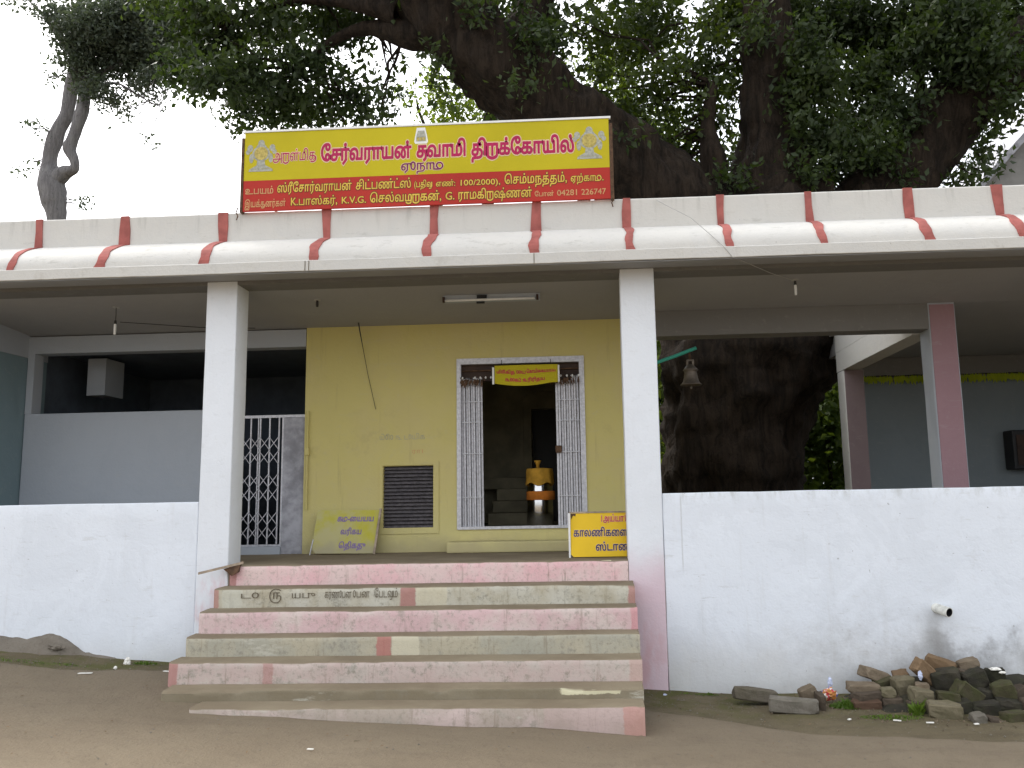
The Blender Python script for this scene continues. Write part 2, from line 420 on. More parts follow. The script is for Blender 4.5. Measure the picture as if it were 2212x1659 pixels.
class MB:
    def __init__(s):
        s.v, s.f = [], []
    def add(s, vs, fs):
        k = len(s.v)
        s.v += [tuple(v) for v in vs]
        s.f += [tuple(i + k for i in f) for f in fs]
        return s
    def box(s, x0, x1, y0, y1, z0, z1):
        return s.add([(x0, y0, z0), (x1, y0, z0), (x1, y1, z0), (x0, y1, z0), (x0, y0, z1), (x1, y0, z1), (x1, y1, z1), (x0, y1, z1)],
                     [(0, 3, 2, 1), (4, 5, 6, 7), (0, 1, 5, 4), (1, 2, 6, 5), (2, 3, 7, 6), (3, 0, 4, 7)])
    def prism(s, poly, x0, x1):                       # (y, z) outline extruded along x
        n = len(poly)
        return s.add([(x0, y, z) for y, z in poly] + [(x1, y, z) for y, z in poly],
                     [tuple(range(n)), tuple(range(2 * n - 1, n - 1, -1))] + [(i, i + n, (i + 1) % n + n, (i + 1) % n) for i in range(n)])
    def xzprism(s, poly, y0, y1):                      # (x, z) outline extruded along y
        n = len(poly)
        return s.add([(x, y0, z) for x, z in poly] + [(x, y1, z) for x, z in poly],
                     [tuple(range(n)), tuple(range(2 * n - 1, n - 1, -1))] + [(i, i + n, (i + 1) % n + n, (i + 1) % n) for i in range(n)])
    def tube(s, pts, r, seg=8, cap=True):
        pts = [Vector(p) for p in pts]
        rs = r if isinstance(r, (list, tuple)) else [r] * len(pts)
        rings = []
        for i, p in enumerate(pts):
            d = (pts[min(i + 1, len(pts) - 1)] - pts[max(i - 1, 0)]).normalized()
            a = d.orthogonal().normalized() if i == 0 else (ua - d * ua.dot(d)).normalized()
            ua = a
            b = d.cross(a)
            rings.append([p + (a * math.cos(t) + b * math.sin(t)) * rs[i] for t in [2 * PI * k / seg for k in range(seg)]])
        vs = [v for rg in rings for v in rg]
        fs = [(i * seg + k, i * seg + (k + 1) % seg, (i + 1) * seg + (k + 1) % seg, (i + 1) * seg + k) for i in range(len(pts) - 1) for k in range(seg)]
        if cap:
            fs += [tuple(range(seg - 1, -1, -1)), tuple((len(pts) - 1) * seg + k for k in range(seg))]
        return s.add(vs, fs)
    def lathe(s, prof, cx, cy, seg=24):                # (r, z) profile round a vertical axis
        vs = [(cx + r * math.cos(2 * PI * k / seg), cy + r * math.sin(2 * PI * k / seg), z) for r, z in prof for k in range(seg)]
        fs = [(i * seg + k, i * seg + (k + 1) % seg, (i + 1) * seg + (k + 1) % seg, (i + 1) * seg + k) for i in range(len(prof) - 1) for k in range(seg)]
        return s.add(vs, fs)
    def build(s, name, mat, parent=None, smooth=False, kind=None, bevel=0.0):
        o = link(name, s.v, s.f, mat, parent, smooth, kind)
        if bevel:
            bm = bmesh.new()
            bm.from_mesh(o.data)
            bmesh.ops.recalc_face_normals(bm, faces=bm.faces)
            bmesh.ops.bevel(bm, geom=list(bm.edges), offset=bevel, segments=2, affect='EDGES', profile=0.6)
            bm.to_mesh(o.data)
            bm.free()
        return o

def tag(o, label, cat, group=None):
    o['label'] = label
    o['category'] = cat
    if group: o['group'] = group
    return o

def thing(name, loc, label, cat, group=None):
    o = bpy.data.objects.new(name, None)
    o.empty_display_size = 0.2
    COL.objects.link(o)
    o.location = loc
    return tag(o, label, cat, group)

def rough_box(x0, x1, y0, y1, z0, z1, amp=0.004, step=0.12, seed=0, edge=0.012):
    """a plastered block: bevelled edges and slightly uneven faces"""
    bm = bmesh.new()
    nx, ny, nz = max(1, int((x1 - x0) / step)), max(1, int((y1 - y0) / step)), max(1, int((z1 - z0) / step))
    bmesh.ops.create_cube(bm, size=1)
    for v in bm.verts:
        v.co = Vector((x0 + (v.co.x + .5) * (x1 - x0), y0 + (v.co.y + .5) * (y1 - y0), z0 + (v.co.z + .5) * (z1 - z0)))
    bmesh.ops.bevel(bm, geom=list(bm.edges), offset=edge, segments=2, affect='EDGES', profile=0.6)
    for axis, n, lo, hi in ((0, nx, x0, x1), (2, nz, z0, z1)):
        for k in range(1, n):
            co = [0, 0, 0]; no = [0, 0, 0]
            co[axis] = lo + (hi - lo) * k / n; no[axis] = 1
            bmesh.ops.bisect_plane(bm, geom=bm.verts[:] + bm.edges[:] + bm.faces[:], plane_co=co, plane_no=no)
    for v in bm.verts:
        q = noise.noise_vector(v.co * 2.3 + Vector((seed, seed * 2, 0))) * amp + noise.noise_vector(v.co * 9) * amp * 0.4
        v.co += q
    vs = [tuple(v.co) for v in bm.verts]
    bm.verts.index_update()
    fs = [tuple(v.index for v in f.verts) for f in bm.faces]
    bm.free()
    m = MB()
    m.add(vs, fs)
    return m

# ------------------------------------------------------------------ Tamil and Latin lettering, filled by winding number
_fc = bpy.data.curves.new('glyph_source', 'FONT')
_fo = bpy.data.objects.new('glyph_source', _fc)
COL.objects.link(_fo)
_cache = {}
def bez(p0, h0, h1, p1, n):
    return [((1 - t) ** 3 * p0[0] + 3 * (1 - t) ** 2 * t * h0[0] + 3 * (1 - t) * t * t * h1[0] + t ** 3 * p1[0],
             (1 - t) ** 3 * p0[1] + 3 * (1 - t) ** 2 * t * h0[1] + 3 * (1 - t) * t * t * h1[1] + t ** 3 * p1[1]) for t in [k / n for k in range(n)]]
def contours(txt):
    _fc.body = txt
    dg = bpy.context.evaluated_depsgraph_get()
    dg.update()
    cu = _fo.to_curve(dg)
    out = []
    for sp in cu.splines:
        bp = sp.bezier_points
        n = len(bp)
        if n < 3: continue
        pts = []
        for i in range(n):
            a, b = bp[i], bp[(i + 1) % n]
            pts += bez(a.co, a.handle_right, b.handle_left, b.co, 3)
        cl = []
        for p in pts:
            if not cl or (abs(p[0] - cl[-1][0]) + abs(p[1] - cl[-1][1])) > 1e-4: cl.append(p)
        if len(cl) > 2: out.append(cl)
    _fo.to_curve_clear()
    return out
def area(c):
    return sum(c[i][0] * c[(i + 1) % len(c)][1] - c[(i + 1) % len(c)][0] * c[i][1] for i in range(len(c))) / 2
def fill(cs):
    vs, es = [], []
    for c in cs:
        k = len(vs)
        vs += [Vector(p) for p in c]
        es += [(k + i, k + (i + 1) % len(c)) for i in range(len(c))]
    r = geometry.delaunay_2d_cdt(vs, es, [], 1, 1e-5)
    ov, of = r[0], r[2]
    P0 = np.concatenate([np.array(c) for c in cs]); P1 = np.concatenate([np.roll(np.array(c), -1, 0) for c in cs])
    O = np.array([tuple(v) for v in ov])
    C_ = np.array([O[list(f)].mean(0) for f in of])
    cx, cy = C_[:, 0:1], C_[:, 1:2]
    x0, y0, x1, y1 = P0[None, :, 0], P0[None, :, 1], P1[None, :, 0], P1[None, :, 1]
    isl = (x1 - x0) * (cy - y0) - (cx - x0) * (y1 - y0)
    w = ((y0 <= cy) & (y1 > cy) & (isl > 0)).sum(1) - ((y0 > cy) & (y1 <= cy) & (isl < 0)).sum(1)
    tris = [tuple(f) for f, q in zip(of, w) if q != 0]
    return [tuple(v) for v in ov], tris
def ribbon(pts, w, closed=False):
    vs, fs = [], []
    n = len(pts)
    for i in range(n if closed else n - 1):
        a, b = Vector(pts[i]), Vector(pts[(i + 1) % n])
        d = b - a
        if d.length < 1e-6: continue
        d.normalize()
        nn = Vector((-d.y, d.x)) * w / 2
        e = d * w * 0.35
        k = len(vs)
        vs += [tuple(a - e + nn), tuple(a - e - nn), tuple(b + e - nn), tuple(b + e + nn)]
        fs.append((k, k + 1, k + 2, k + 3))
    return vs, fs
def smooth_path(p, n=5):
    out = []
    for i in range(len(p) - 1):
        p0, p1, p2, p3 = p[max(i - 1, 0)], p[i], p[i + 1], p[min(i + 2, len(p) - 1)]
        for k in range(n):
            t = k / n
            out.append(tuple(0.5 * (2 * p1[j] + (p2[j] - p0[j]) * t + (2 * p0[j] - 5 * p1[j] + 4 * p2[j] - p3[j]) * t * t + (3 * p1[j] - p0[j] - 3 * p2[j] + p3[j]) * t ** 3) for j in (0, 1)))
    out.append(p[-1])
    return out
# consonant + u signs that the plain font cannot shape: extra strokes over the base letter
LIG = {'ரு': ([[(.07, .5), (.07, .02), (.12, -.10), (.36, -.17), (.62, -.10), (.70, .05), (.70, .5)], [(.38, .5), (.38, 0)]], [[(.02, .51), (.72, .51)]], .80, None),
       'சு': ([[(.62, .24), (.67, .10), (.65, -.06), (.55, -.15)]], [], .74, 'ச'),
       'கு': ([[(.60, .28), (.80, .20), (.80, -.02), (.55, -.12), (.25, -.10)]], [], .92, 'க'),
       'டு': ([[(.06, .5), (.06, .0)], [(.06, 0.02), (.40, .0), (.68, .06), (.80, .28), (.66, .5), (.40, .5), (.28, .28), (.42, .08)]], [], .92, None),
       'மு': ([[(.70, .5), (.72, .0), (.62, -.16), (.36, -.18), (.2, -.1)]], [], .84, 'ம'),
       'வு': ([[(.78, .5), (.80, .0), (.70, -.16), (.45, -.16)]], [], .92, 'வ'),
       'று': ([[(.66, .5), (.80, .3), (.80, -.1), (.5, -.2)]], [], .92, 'ற')}
def quads(pts, w, closed=False):
    v, f = ribbon(pts, w, closed)
    return [[v[i] for i in q] for q in f]
def shape(tok):
    """contours of one letter (outer ones counter-clockwise) and its advance"""
    if tok in _cache: return _cache[tok]
    if tok == ' ':
        r = ([], .30)
    elif tok in LIG:
        curves, lines, adv, base = LIG[tok]
        cs = list(shape(base)[0]) if base else []
        for c in curves + lines:
            p = smooth_path(c) if len(c) > 2 else c
            cs += [q if area(q) > 0 else q[::-1] for q in quads(p, 0.085)]
        r = (cs, adv)
    else:
        cs = contours(tok)
        l0 = min(p[0] for c in contours('l') for p in c)
        both = contours(tok + 'l')
        adv = min(p[0] for p in both[-1]) - l0 if both else 0.5
        if sum(area(c) for c in cs) < 0: cs = [c[::-1] for c in cs]
        r = (cs, adv)
    _cache[tok] = r
    return r
_gl = {}
def glyph(tok, bold=0.0):
    k = (tok, bold)
    if k in _gl: return _gl[k]
    cs, adv = shape(tok)
    if bold:
        ex = []
        for c in cs:
            ex += [q if area(q) > 0 else q[::-1] for q in quads(c, bold, True)]
        cs = list(cs) + ex
    _gl[k] = (*fill(cs), adv) if cs else ([], [], adv)
    return _gl[k]
def tokens(s):
    out, i = [], 0
    while i < len(s):
        if s[i:i + 2] in LIG:
            out.append(s[i:i + 2]); i += 2
        else:
            out.append(s[i]); i += 1
    return out
def text_mesh(s, x0, x1, base, xh, bold=0.0, outline_only=False):
    """letters fitted between x0 and x1, on the baseline, xh = height of the letter body; 2-D vertices and faces"""
    V, F, pen = [], [], 0.0
    for t in tokens(s):
        v, f, adv = glyph(t, bold)
        k = len(V)
        V += [(p[0] + pen, p[1]) for p in v]; F += [tuple(i + k for i in q) for q in f]
        pen += adv
    sx = (x1 - x0) / max(pen, .01); sz = xh / 0.55
    return [(x0 + p[0] * sx, base + p[1] * sz) for p in V], F
def lettering(items, mat, parent, frame, off, name='lettering'):
    """items: (text, x0, x1, baseline, xheight, bold); frame(u, v, off) gives the point on the board"""
    for it in items:                                   # one part per line of writing
        V, F = text_mesh(*it)
        MB().add([frame(u, v, off) for u, v in V], F).build(name, mat, parent)

# ------------------------------------------------------------------ measured limbs and leaf clumps (x, y, z, radius) / (x, y, z, rx, rz, weight)
pale_trunk=[(-11.24,9.00,5.53,0.195),(-11.32,9.00,6.54,0.186),(-11.42,9.00,7.86,0.177),(-11.54,9.00,8.35,0.251),(-11.63,9.00,8.78,0.232),(-11.68,9.00,9.20,0.158),(-11.55,9.00,9.78,0.158),(-11.37,9.00,10.20,0.130),(-11.30,9.00,10.74,0.139),(-11.20,9.00,11.39,0.130),(-11.12,9.00,12.26,0.065),(-11.15,9.00,12.93,0.046),(-11.18,9.00,13.94,0.028)]
pale_r=[(-11.59,9.00,8.67,0.186),(-11.30,8.95,8.86,0.158),(-11.04,8.90,8.93,0.111),(-11.05,8.90,9.13,0.111),(-11.17,8.90,9.38,0.129),(-11.11,8.90,9.61,0.120),(-11.00,8.90,10.01,0.129),(-10.95,8.95,10.43,0.130),(-10.98,9.00,10.94,0.121),(-11.08,9.00,11.60,0.093)]
pale_l=[(-11.27,9.00,11.61,0.112),(-11.69,9.10,12.13,0.084),(-12.05,9.20,12.60,0.052),(-12.40,9.30,12.96,0.028),(-12.65,9.30,13.20,0.014)]
pale_r2=[(-10.99,9.00,10.99,0.074),(-10.57,9.10,11.30,0.056),(-10.02,9.20,11.66,0.047),(-9.29,9.20,12.07,0.038),(-8.45,9.20,12.25,0.024)]
pale_tw=[(-10.80,9.00,10.82,0.037),(-10.28,9.00,10.91,0.028),(-9.85,9.00,10.67,0.019),(-9.53,9.00,10.46,0.014),(-9.19,9.00,10.28,0.009)]
fig_trunk=[(2.05,5.50,-0.14,1.55),(2.1,5.50,1.12,1.15),(2.14,5.50,2.17,1.04),(2.25,5.50,3.25,1.13),(2.50,5.50,4.1,1.32),(2.75,5.50,5.0,1.36),(2.88,5.40,6.03,1.092),(2.95,5.40,6.65,0.801)]
fig_b=[(2.88,5.50,5.75,0.844),(2.93,5.30,6.61,0.687),(3.00,5.20,7.35,0.502),(3.02,5.10,8.09,0.445),(3.01,5.10,8.88,0.391),(2.99,5.10,9.94,0.338),(2.96,5.00,11.28,0.247)]
fig_c=[(3.04,5.60,4.85,0.813),(3.82,5.60,5.60,0.703),(4.69,5.60,6.35,0.610),(5.50,5.60,7.26,0.555),(6.18,5.50,7.99,0.550),(7.09,5.40,8.70,0.473),(8.14,5.20,9.41,0.394),(9.55,5.00,10.24,0.282)]
fig_c2=[(5.12,5.60,7.12,0.222),(5.47,5.70,7.88,0.127),(5.66,5.80,8.41,0.083),(5.67,5.90,8.96,0.061),(5.61,6.00,9.79,0.038)]
fig_c3=[(6.49,5.50,8.13,0.257),(6.28,5.40,8.74,0.182),(6.36,5.30,9.32,0.145),(6.28,5.30,10.14,0.108)]
fig_a=[(2.39,5.30,4.80,0.795),(1.67,5.00,5.79,0.741),(0.95,4.70,6.46,0.672),(0.04,4.40,7.11,0.605),(-0.71,4.20,7.68,0.611),(-1.32,4.00,8.24,0.617),(-1.86,3.90,8.73,0.548),(-2.41,3.80,9.29,0.415),(-3.16,3.70,10.09,0.285)]
fig_a2=[(-1.67,4.00,8.55,0.325),(-2.23,4.00,8.65,0.260),(-2.73,4.00,8.74,0.182),(-3.19,4.10,8.91,0.131),(-3.65,4.20,8.90,0.086),(-4.12,4.30,8.69,0.053),(-4.48,4.30,8.40,0.030)]
fig_a3=[(-1.19,4.10,8.14,0.361),(-0.91,4.20,8.86,0.297),(-0.69,4.30,9.60,0.267),(-0.39,4.40,10.61,0.202)]
fig_a4=[(-2.78,3.90,9.00,0.193),(-3.28,3.90,9.14,0.129),(-3.96,4.00,9.35,0.084),(-4.72,4.10,9.37,0.052),(-5.54,4.30,9.31,0.030)]
bg_tr=[(-2.46,12.00,10.28,0.143),(-2.42,12.00,11.13,0.132),(-2.33,12.00,12.12,0.110),(-2.46,12.00,13.13,0.077)]
bg_tr2=[(-4.08,13.00,9.89,0.081),(-4.15,13.00,11.17,0.052),(-4.40,13.00,11.96,0.035),(-4.46,13.00,12.29,0.023)]
fig_s=[(2.07,5.00,5.03,0.424),(1.93,4.80,5.86,0.313),(1.99,4.70,6.56,0.207),(1.91,4.70,7.32,0.124),(2.04,4.80,8.13,0.069)]
CL_pale=[(-12.14,8.76,12.72,0.41,0.18,0.50),(-11.66,8.64,12.34,0.32,0.23,0.80),(-11.38,8.91,12.66,0.46,0.28,1.00),(-11.04,8.69,11.96,0.55,0.37,1.60),(-10.47,8.61,11.99,0.54,0.45,1.60),(-10.09,8.91,12.27,0.56,0.46,1.40),(-9.73,9.38,12.53,0.57,0.48,1.30),(-9.96,9.27,11.81,0.66,0.38,1.60),(-10.79,9.24,11.72,0.57,0.38,1.60),(-11.00,8.75,11.45,0.37,0.32,1.30),(-8.97,9.03,11.63,0.56,0.42,1.30),(-10.34,8.80,10.43,0.41,0.22,1.30),(-9.91,8.71,10.10,0.27,0.14,0.70),(-10.53,8.65,10.73,0.36,0.23,1.00),(-9.31,8.74,10.89,0.46,0.27,0.50),(-9.87,9.38,10.93,0.43,0.21,0.35),(-9.38,9.30,10.64,0.28,0.19,0.30),(-11.83,9.28,11.73,0.24,0.19,0.40),(-11.86,9.27,11.12,0.17,0.19,0.35),(-11.86,8.72,9.86,0.24,0.11,0.25),(-11.67,8.83,9.76,0.11,0.07,0.10),(-12.36,9.11,9.06,0.21,0.13,0.40),(-12.18,9.21,9.24,0.13,0.08,0.15),(-11.15,9.32,8.43,0.11,0.09,0.25),(-11.07,9.34,8.31,0.09,0.09,0.12),(-9.22,8.63,9.36,0.15,0.07,0.10),(-11.63,9.10,11.24,0.13,0.13,0.20)]
CL_fig=[(-6.45,4.91,9.56,0.42,0.42,1.20),(-5.82,4.61,9.03,0.41,0.41,1.30),(-5.74,4.02,8.15,0.39,0.23,1.30),(-6.39,4.55,8.63,0.34,0.34,1.20),(-5.02,3.86,8.18,0.39,0.39,1.20),(-5.83,5.38,8.38,0.33,0.33,1.20),(-5.17,5.26,9.62,0.50,0.43,1.10),(-4.91,4.69,8.07,0.41,0.41,1.30),(-4.31,4.24,8.36,0.40,0.40,1.00),(-4.53,5.34,8.18,0.43,0.29,1.10),(-3.89,4.73,9.33,0.48,0.35,1.00),(-4.05,5.29,8.50,0.43,0.43,0.80),(-3.63,5.23,8.00,0.36,0.23,0.80),(-3.24,4.62,8.20,0.27,0.31,0.45),(-3.05,4.45,7.72,0.17,0.20,0.40),(-4.22,4.78,9.70,0.55,0.28,1.40),(-3.37,4.48,9.50,0.54,0.20,1.20),(-4.97,3.99,9.24,0.52,0.26,1.30),(-5.98,4.25,9.53,0.53,0.20,1.20),(-7.17,5.16,10.26,0.43,0.21,1.00),(-2.47,3.78,9.05,0.38,0.16,0.50),(-2.05,3.78,8.08,0.19,0.38,0.50),(-3.07,4.83,8.78,0.21,0.17,0.25),(-2.27,4.20,7.94,0.13,0.13,0.20),(-0.95,4.66,8.67,0.41,0.62,1.40),(-0.64,4.55,9.05,0.34,0.41,1.40),(-0.72,4.32,7.85,0.33,0.40,1.20),(-1.26,5.50,8.15,0.37,0.22,0.80),(-0.36,4.05,7.55,0.29,0.26,0.80),(-0.45,4.44,9.37,0.27,0.13,0.50),(-0.24,4.06,8.07,0.12,0.20,0.25),(-0.06,4.84,9.20,0.15,0.21,0.30)]
CL_figR=[(0.25,5.20,9.40,0.36,0.43,1.10),(0.15,5.34,8.58,0.36,0.36,0.90),(0.74,6.04,9.54,0.46,0.61,1.40),(0.51,5.28,7.97,0.43,0.36,1.00),(0.22,5.71,8.40,0.22,0.22,0.60),(1.35,6.33,10.03,0.55,0.55,1.50),(1.25,4.88,8.21,0.42,0.42,1.30),(0.99,4.81,7.41,0.35,0.35,0.90),(1.62,5.11,7.68,0.36,0.43,0.90),(0.92,6.08,7.41,0.38,0.27,0.45),(1.44,5.81,7.20,0.38,0.30,0.50),(1.74,5.13,7.13,0.29,0.36,0.50),(1.99,5.30,8.88,0.43,0.58,1.30),(2.05,5.02,7.77,0.28,0.42,1.00),(2.44,5.53,9.74,0.44,0.37,1.40),(1.89,4.78,6.45,0.28,0.17,0.35),(1.52,5.96,6.88,0.30,0.11,0.30),(0.76,6.31,7.09,0.19,0.12,0.25),(2.73,6.42,7.65,0.31,0.47,0.80),(2.55,6.02,8.75,0.38,0.46,1.00),(3.99,6.43,9.96,0.63,0.55,1.60),(3.53,4.73,8.03,0.41,0.48,1.50),(3.76,5.22,7.33,0.43,0.43,1.40),(3.75,6.44,7.11,0.47,0.28,1.00),(4.77,6.10,9.72,0.61,0.54,1.80),(4.55,5.44,8.35,0.51,0.44,1.60),(4.75,6.40,7.99,0.47,0.39,1.30),(4.35,5.82,7.00,0.45,0.34,1.10),(5.40,6.17,9.21,0.46,0.39,1.60),(4.89,5.23,7.83,0.25,0.43,1.00),(4.62,5.04,6.98,0.28,0.28,0.80),(5.55,5.50,9.40,0.59,0.44,1.80),(5.96,4.95,8.97,0.63,0.49,1.80),(6.04,5.39,8.66,0.44,0.29,1.20),(7.47,6.43,9.87,0.63,0.55,1.80),(6.86,5.30,8.41,0.43,0.43,1.50),(6.15,4.72,8.28,0.48,0.35,1.40),(6.61,4.78,7.61,0.28,0.21,0.80),(6.35,5.01,7.43,0.21,0.28,0.70),(6.63,6.11,7.36,0.27,0.38,0.70),(6.01,5.35,6.67,0.29,0.22,0.60),(6.31,5.22,6.68,0.18,0.16,0.40),(5.48,4.87,8.71,0.42,0.35,1.40),(3.37,6.47,10.37,0.55,0.39,1.20),(2.94,5.46,9.18,0.37,0.29,0.90),(3.23,5.07,7.67,0.21,0.43,0.80),(4.93,4.81,6.57,0.21,0.21,0.40),(1.10,4.80,6.26,0.42,0.14,0.30)]
CL_bg=[(-3.81,11.90,12.26,0.31,0.31,0.70),(-4.42,12.82,12.39,0.25,0.23,0.50),(-3.51,11.87,11.67,0.38,0.38,1.00),(-3.13,11.67,11.13,0.54,0.32,1.00),(-3.98,12.48,11.56,0.28,0.28,0.40),(-2.95,12.05,12.05,0.33,0.33,0.70),(-2.53,13.40,12.07,0.35,0.47,0.80),(-0.03,11.82,13.53,0.24,0.15,0.30),(-0.24,12.55,12.96,0.28,0.23,0.35),(0.49,12.99,13.17,0.40,0.46,0.80),(0.93,12.34,12.15,0.45,0.56,0.90),(1.33,13.38,11.89,0.47,0.47,0.80),(1.95,12.46,10.67,0.67,0.67,0.80),(2.66,12.04,9.49,0.66,0.44,0.70),(1.46,12.34,10.27,0.56,0.56,0.50),(-4.52,11.67,11.62,0.16,0.13,0.15)]

# ================================================================== GROUND
def terrain(x, y):
    if x < 0.32:
        sl = 0.064 - 0.014 * min(1, max(0, (-0.6 - y) / 0.7))
        h = 0.01 + sl * (0.32 - x)
        h = min(h, 0.42)
    else:
        h = 0.01 - 0.042 * min(1, (x - 0.32) / 1.1)
    if x < -4.3 and y > -0.9:      # soil banked against the wall on the left
        a = min(1, (-4.3 - x) / 0.6)
        h += 0.035 * a * max(0, 1 + (y + 0.05) / 0.85)
    far = min(1.0, max(0.0, (abs(x) + abs(y)) / 12 - 1))
    h *= 1 - far
    n = noise.noise(Vector((x * 1.3, y * 1.3, 0))) * 0.018 + noise.noise(Vector((x * 5, y * 5, 3))) * 0.006
    return h + n * (1 - far)
def axis(lo, hi, a, b, fine, coarse_n):
    pre = [lo + (a - lo) * (1 - (1 - k / coarse_n) ** 2.5) for k in range(coarse_n)]
    mid = list(np.arange(a, b, fine))
    post = [b + (hi - b) * (k / coarse_n) ** 2.5 for k in range(coarse_n + 1)]
    return pre + mid + post
GX = axis(-300, 300, -8.0, 5.5, 0.07, 14)
GY = axis(-300, 300, -3.4, 0.3, 0.06, 14)
def sheet(fy, lift, name, mat):
    vs, fs = [], []
    nx, ny = len(GX), len(GY)
    for y in GY:
        for x in GX:
            vs.append((x, y, terrain(x, y)))
    keep = [(j * nx + i, j * nx + i + 1, (j + 1) * nx + i + 1, (j + 1) * nx + i) for j in range(ny - 1) for i in range(nx - 1)]
    return link(name, vs, keep, mat, None, True, 'structure')
ground = sheet(None, 0, 'ground', M['soil'])
def verge(x):
    pts = [(-300, -0.42), (-5.6, -0.42), (-4.6, -0.50), (-3.9, -0.36), (-3.42, -0.25), (-3.4, -0.2), (0.30, -0.2), (0.34, -0.70), (1.13, -1.03), (1.68, -1.26), (2.93, -1.45), (4.5, -1.62), (300, -1.7)]
    for (a, ya), (b, yb) in zip(pts, pts[1:]):
        if a <= x <= b:
            y = ya + (yb - ya) * (x - a) / (b - a)
            break
    return y + 0.035 * noise.noise(Vector((x * 2.1, 7, 0))) + 0.02 * noise.noise(Vector((x * 9, 2, 0)))
rv, rf = [], []
rows = [0, .03, .07, .12, .2, .3, .45, .65, .9, 1.2, 1.6, 2.1, 2.8, 4, 7, 14, 40, 150, 290]
for x in GX:
    e = verge(x)
    for k in rows:
        y = e - k
        rv.append((x, y, terrain(x, y) + (-0.012 if k == 0 else 0.008)))
nr = len(rows)
for i in range(len(GX) - 1):
    for k in range(nr - 1):
        rf.append((i * nr + k, i * nr + k + 1, (i + 1) * nr + k + 1, (i + 1) * nr + k))
link('road', rv, rf, M['road'], None, True, 'structure')

# broken mortar band at the foot of the left wall, its top torn in a jagged line
mt = []
xs = list(np.arange(-9, -4.12, 0.035))
def mortar_top(x):
    pts = [(-9, .52), (-5.55, .535), (-5.25, .50), (-5.02, .55), (-4.85, .48), (-4.72, .38), (-4.45, .33), (-4.1, .26)]
    for (a, za), (b, zb) in zip(pts, pts[1:]):
        if a <= x <= b: return za + (zb - za) * (x - a) / (b - a) + 0.012 * noise.noise(Vector((x * 14, 0, 0))) + 0.012 * noise.noise(Vector((x * 40, 5, 0)))
vs, fs = [], []
for x in xs:
    zt = mortar_top(x)
    d = 0.05 + 0.02 * noise.noise(Vector((x * 4, 3, 1)))
    vs += [(x, 0.03, zt + .002), (x, -0.012, zt), (x, -0.035 - d * .3, zt - 0.03), (x, -0.06 - d, zt - .12 + 0.012 * noise.noise(Vector((x * 12, 9, 0)))), (x, -0.09 - d * 1.6, zt - .2), (x, -0.12 - d * 2, 0.1)]
for i in range(len(xs) - 1):
    for k in range(5):
        fs.append((i * 6 + k, i * 6 + k + 1, i * 6 + k + 7, i * 6 + k + 6))
link('mortar_footing', vs, fs, M['mortar'], None, True, 'structure')

# ================================================================== TEMPLE BUILDING
T = thing('temple_building', (-1.5, 0.0, 0.0), 'long white single-storey temple hall with red-ribbed eave and open verandah', 'building')
X0, X1 = -9.5, 8.4
def wall_with_jag(x0, x1, z1, name, seed):
    m = rough_box(x0, x1, 0.006, 0.16, -0.4, z1, 0.004, 0.14, seed)
    return m.build(name, M['wall'], T, True)
w = wall_with_jag(X0, -3.684, 1.722, 'parapet_wall', 1); w['label'] = 'left parapet wall'
w = wall_with_jag(0.616, X1, 1.722, 'parapet_wall', 5); w['label'] = 'right parapet wall with stains'
for o in (w,): pass
for i, (a, b) in enumerate(((-7.95, -7.63), (-3.68, -3.382), (0.292, 0.612), (4.55, 4.87))):
    rough_box(a, b, -0.004, 0.27, -0.3, 3.825, 0.003, 0.18, 10 + i, 0.010).build('column', M['column'], T, True)
# verandah floor
fl = MB().box(X0, 3.4, 0.015, 1.62, 0.2, 1.134)
fl.build('verandah_floor', M['step5'], T, bevel=0.01)
# front beam, ceiling, roof slab
MB().box(X0, X1, 0.0, 0.26, 3.79, 3.89).build('front_beam', M['shadebeam'], T)
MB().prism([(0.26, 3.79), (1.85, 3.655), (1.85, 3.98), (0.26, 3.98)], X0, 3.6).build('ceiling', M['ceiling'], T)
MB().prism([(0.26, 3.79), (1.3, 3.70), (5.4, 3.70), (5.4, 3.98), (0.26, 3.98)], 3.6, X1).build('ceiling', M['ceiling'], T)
# eave: flat lip, rounded cove, upright band
PH = rad(50)
cove = [(-0.33 + 0.33 * (1 - math.cos(p)) / (1 - math.cos(PH)), 3.906 + 0.318 * math.sin(p) / math.sin(PH)) for p in [PH * (1 - k / 10) for k in range(11)]]
nx = 180
vs, fs = [], []
outl = [(0.10, 3.90), (0.0, 3.834), (-0.342, 3.802), (-0.350, 3.807), (-0.350, 3.900), (-0.342, 3.906)] + list(reversed(cove)) + [(0.0, 4.50), (0.008, 4.512), (0.11, 4.512), (0.12, 4.5), (0.12, 3.90)]
for i in range(nx + 1):
    x = X0 + (X1 - X0) * i / nx
    for (y, z) in outl:
        q = noise.noise(Vector((x * 1.4, y * 3, z * 3))) * 0.006 + noise.noise(Vector((x * 7, y * 9, z * 9))) * 0.003
        vs.append((x, y + (q if z > 3.9 else q * .4), z + q * 0.8))
n_ = len(outl)
for i in range(nx):
    for k in range(n_):
        fs.append((i * n_ + k, (i + 1) * n_ + k, (i + 1) * n_ + (k + 1) % n_, i * n_ + (k + 1) % n_))
ev = link('eave', vs, fs, M['roofwhite'], T, True)
ev.data.set_sharp_from_angle(angle=rad(32))
MB().box(X0, 0.7, 0.13, 5.6, 3.98, 4.12).box(0.7, 3.54, 0.13, 1.9, 3.98, 4.12).box(3.54, X1, 0.13, 5.6, 3.982, 4.12).build('roof_slab', M['ceiling'], T)
MB().prism([(-0.335, 3.798), (-0.006, 3.829), (-0.006, 3.825), (-0.335, 3.794)], X0, X1).build('soffit_shade_sheet', M['ceiling'], T)  # thin darker sheet under the eave, its shade put into the colour
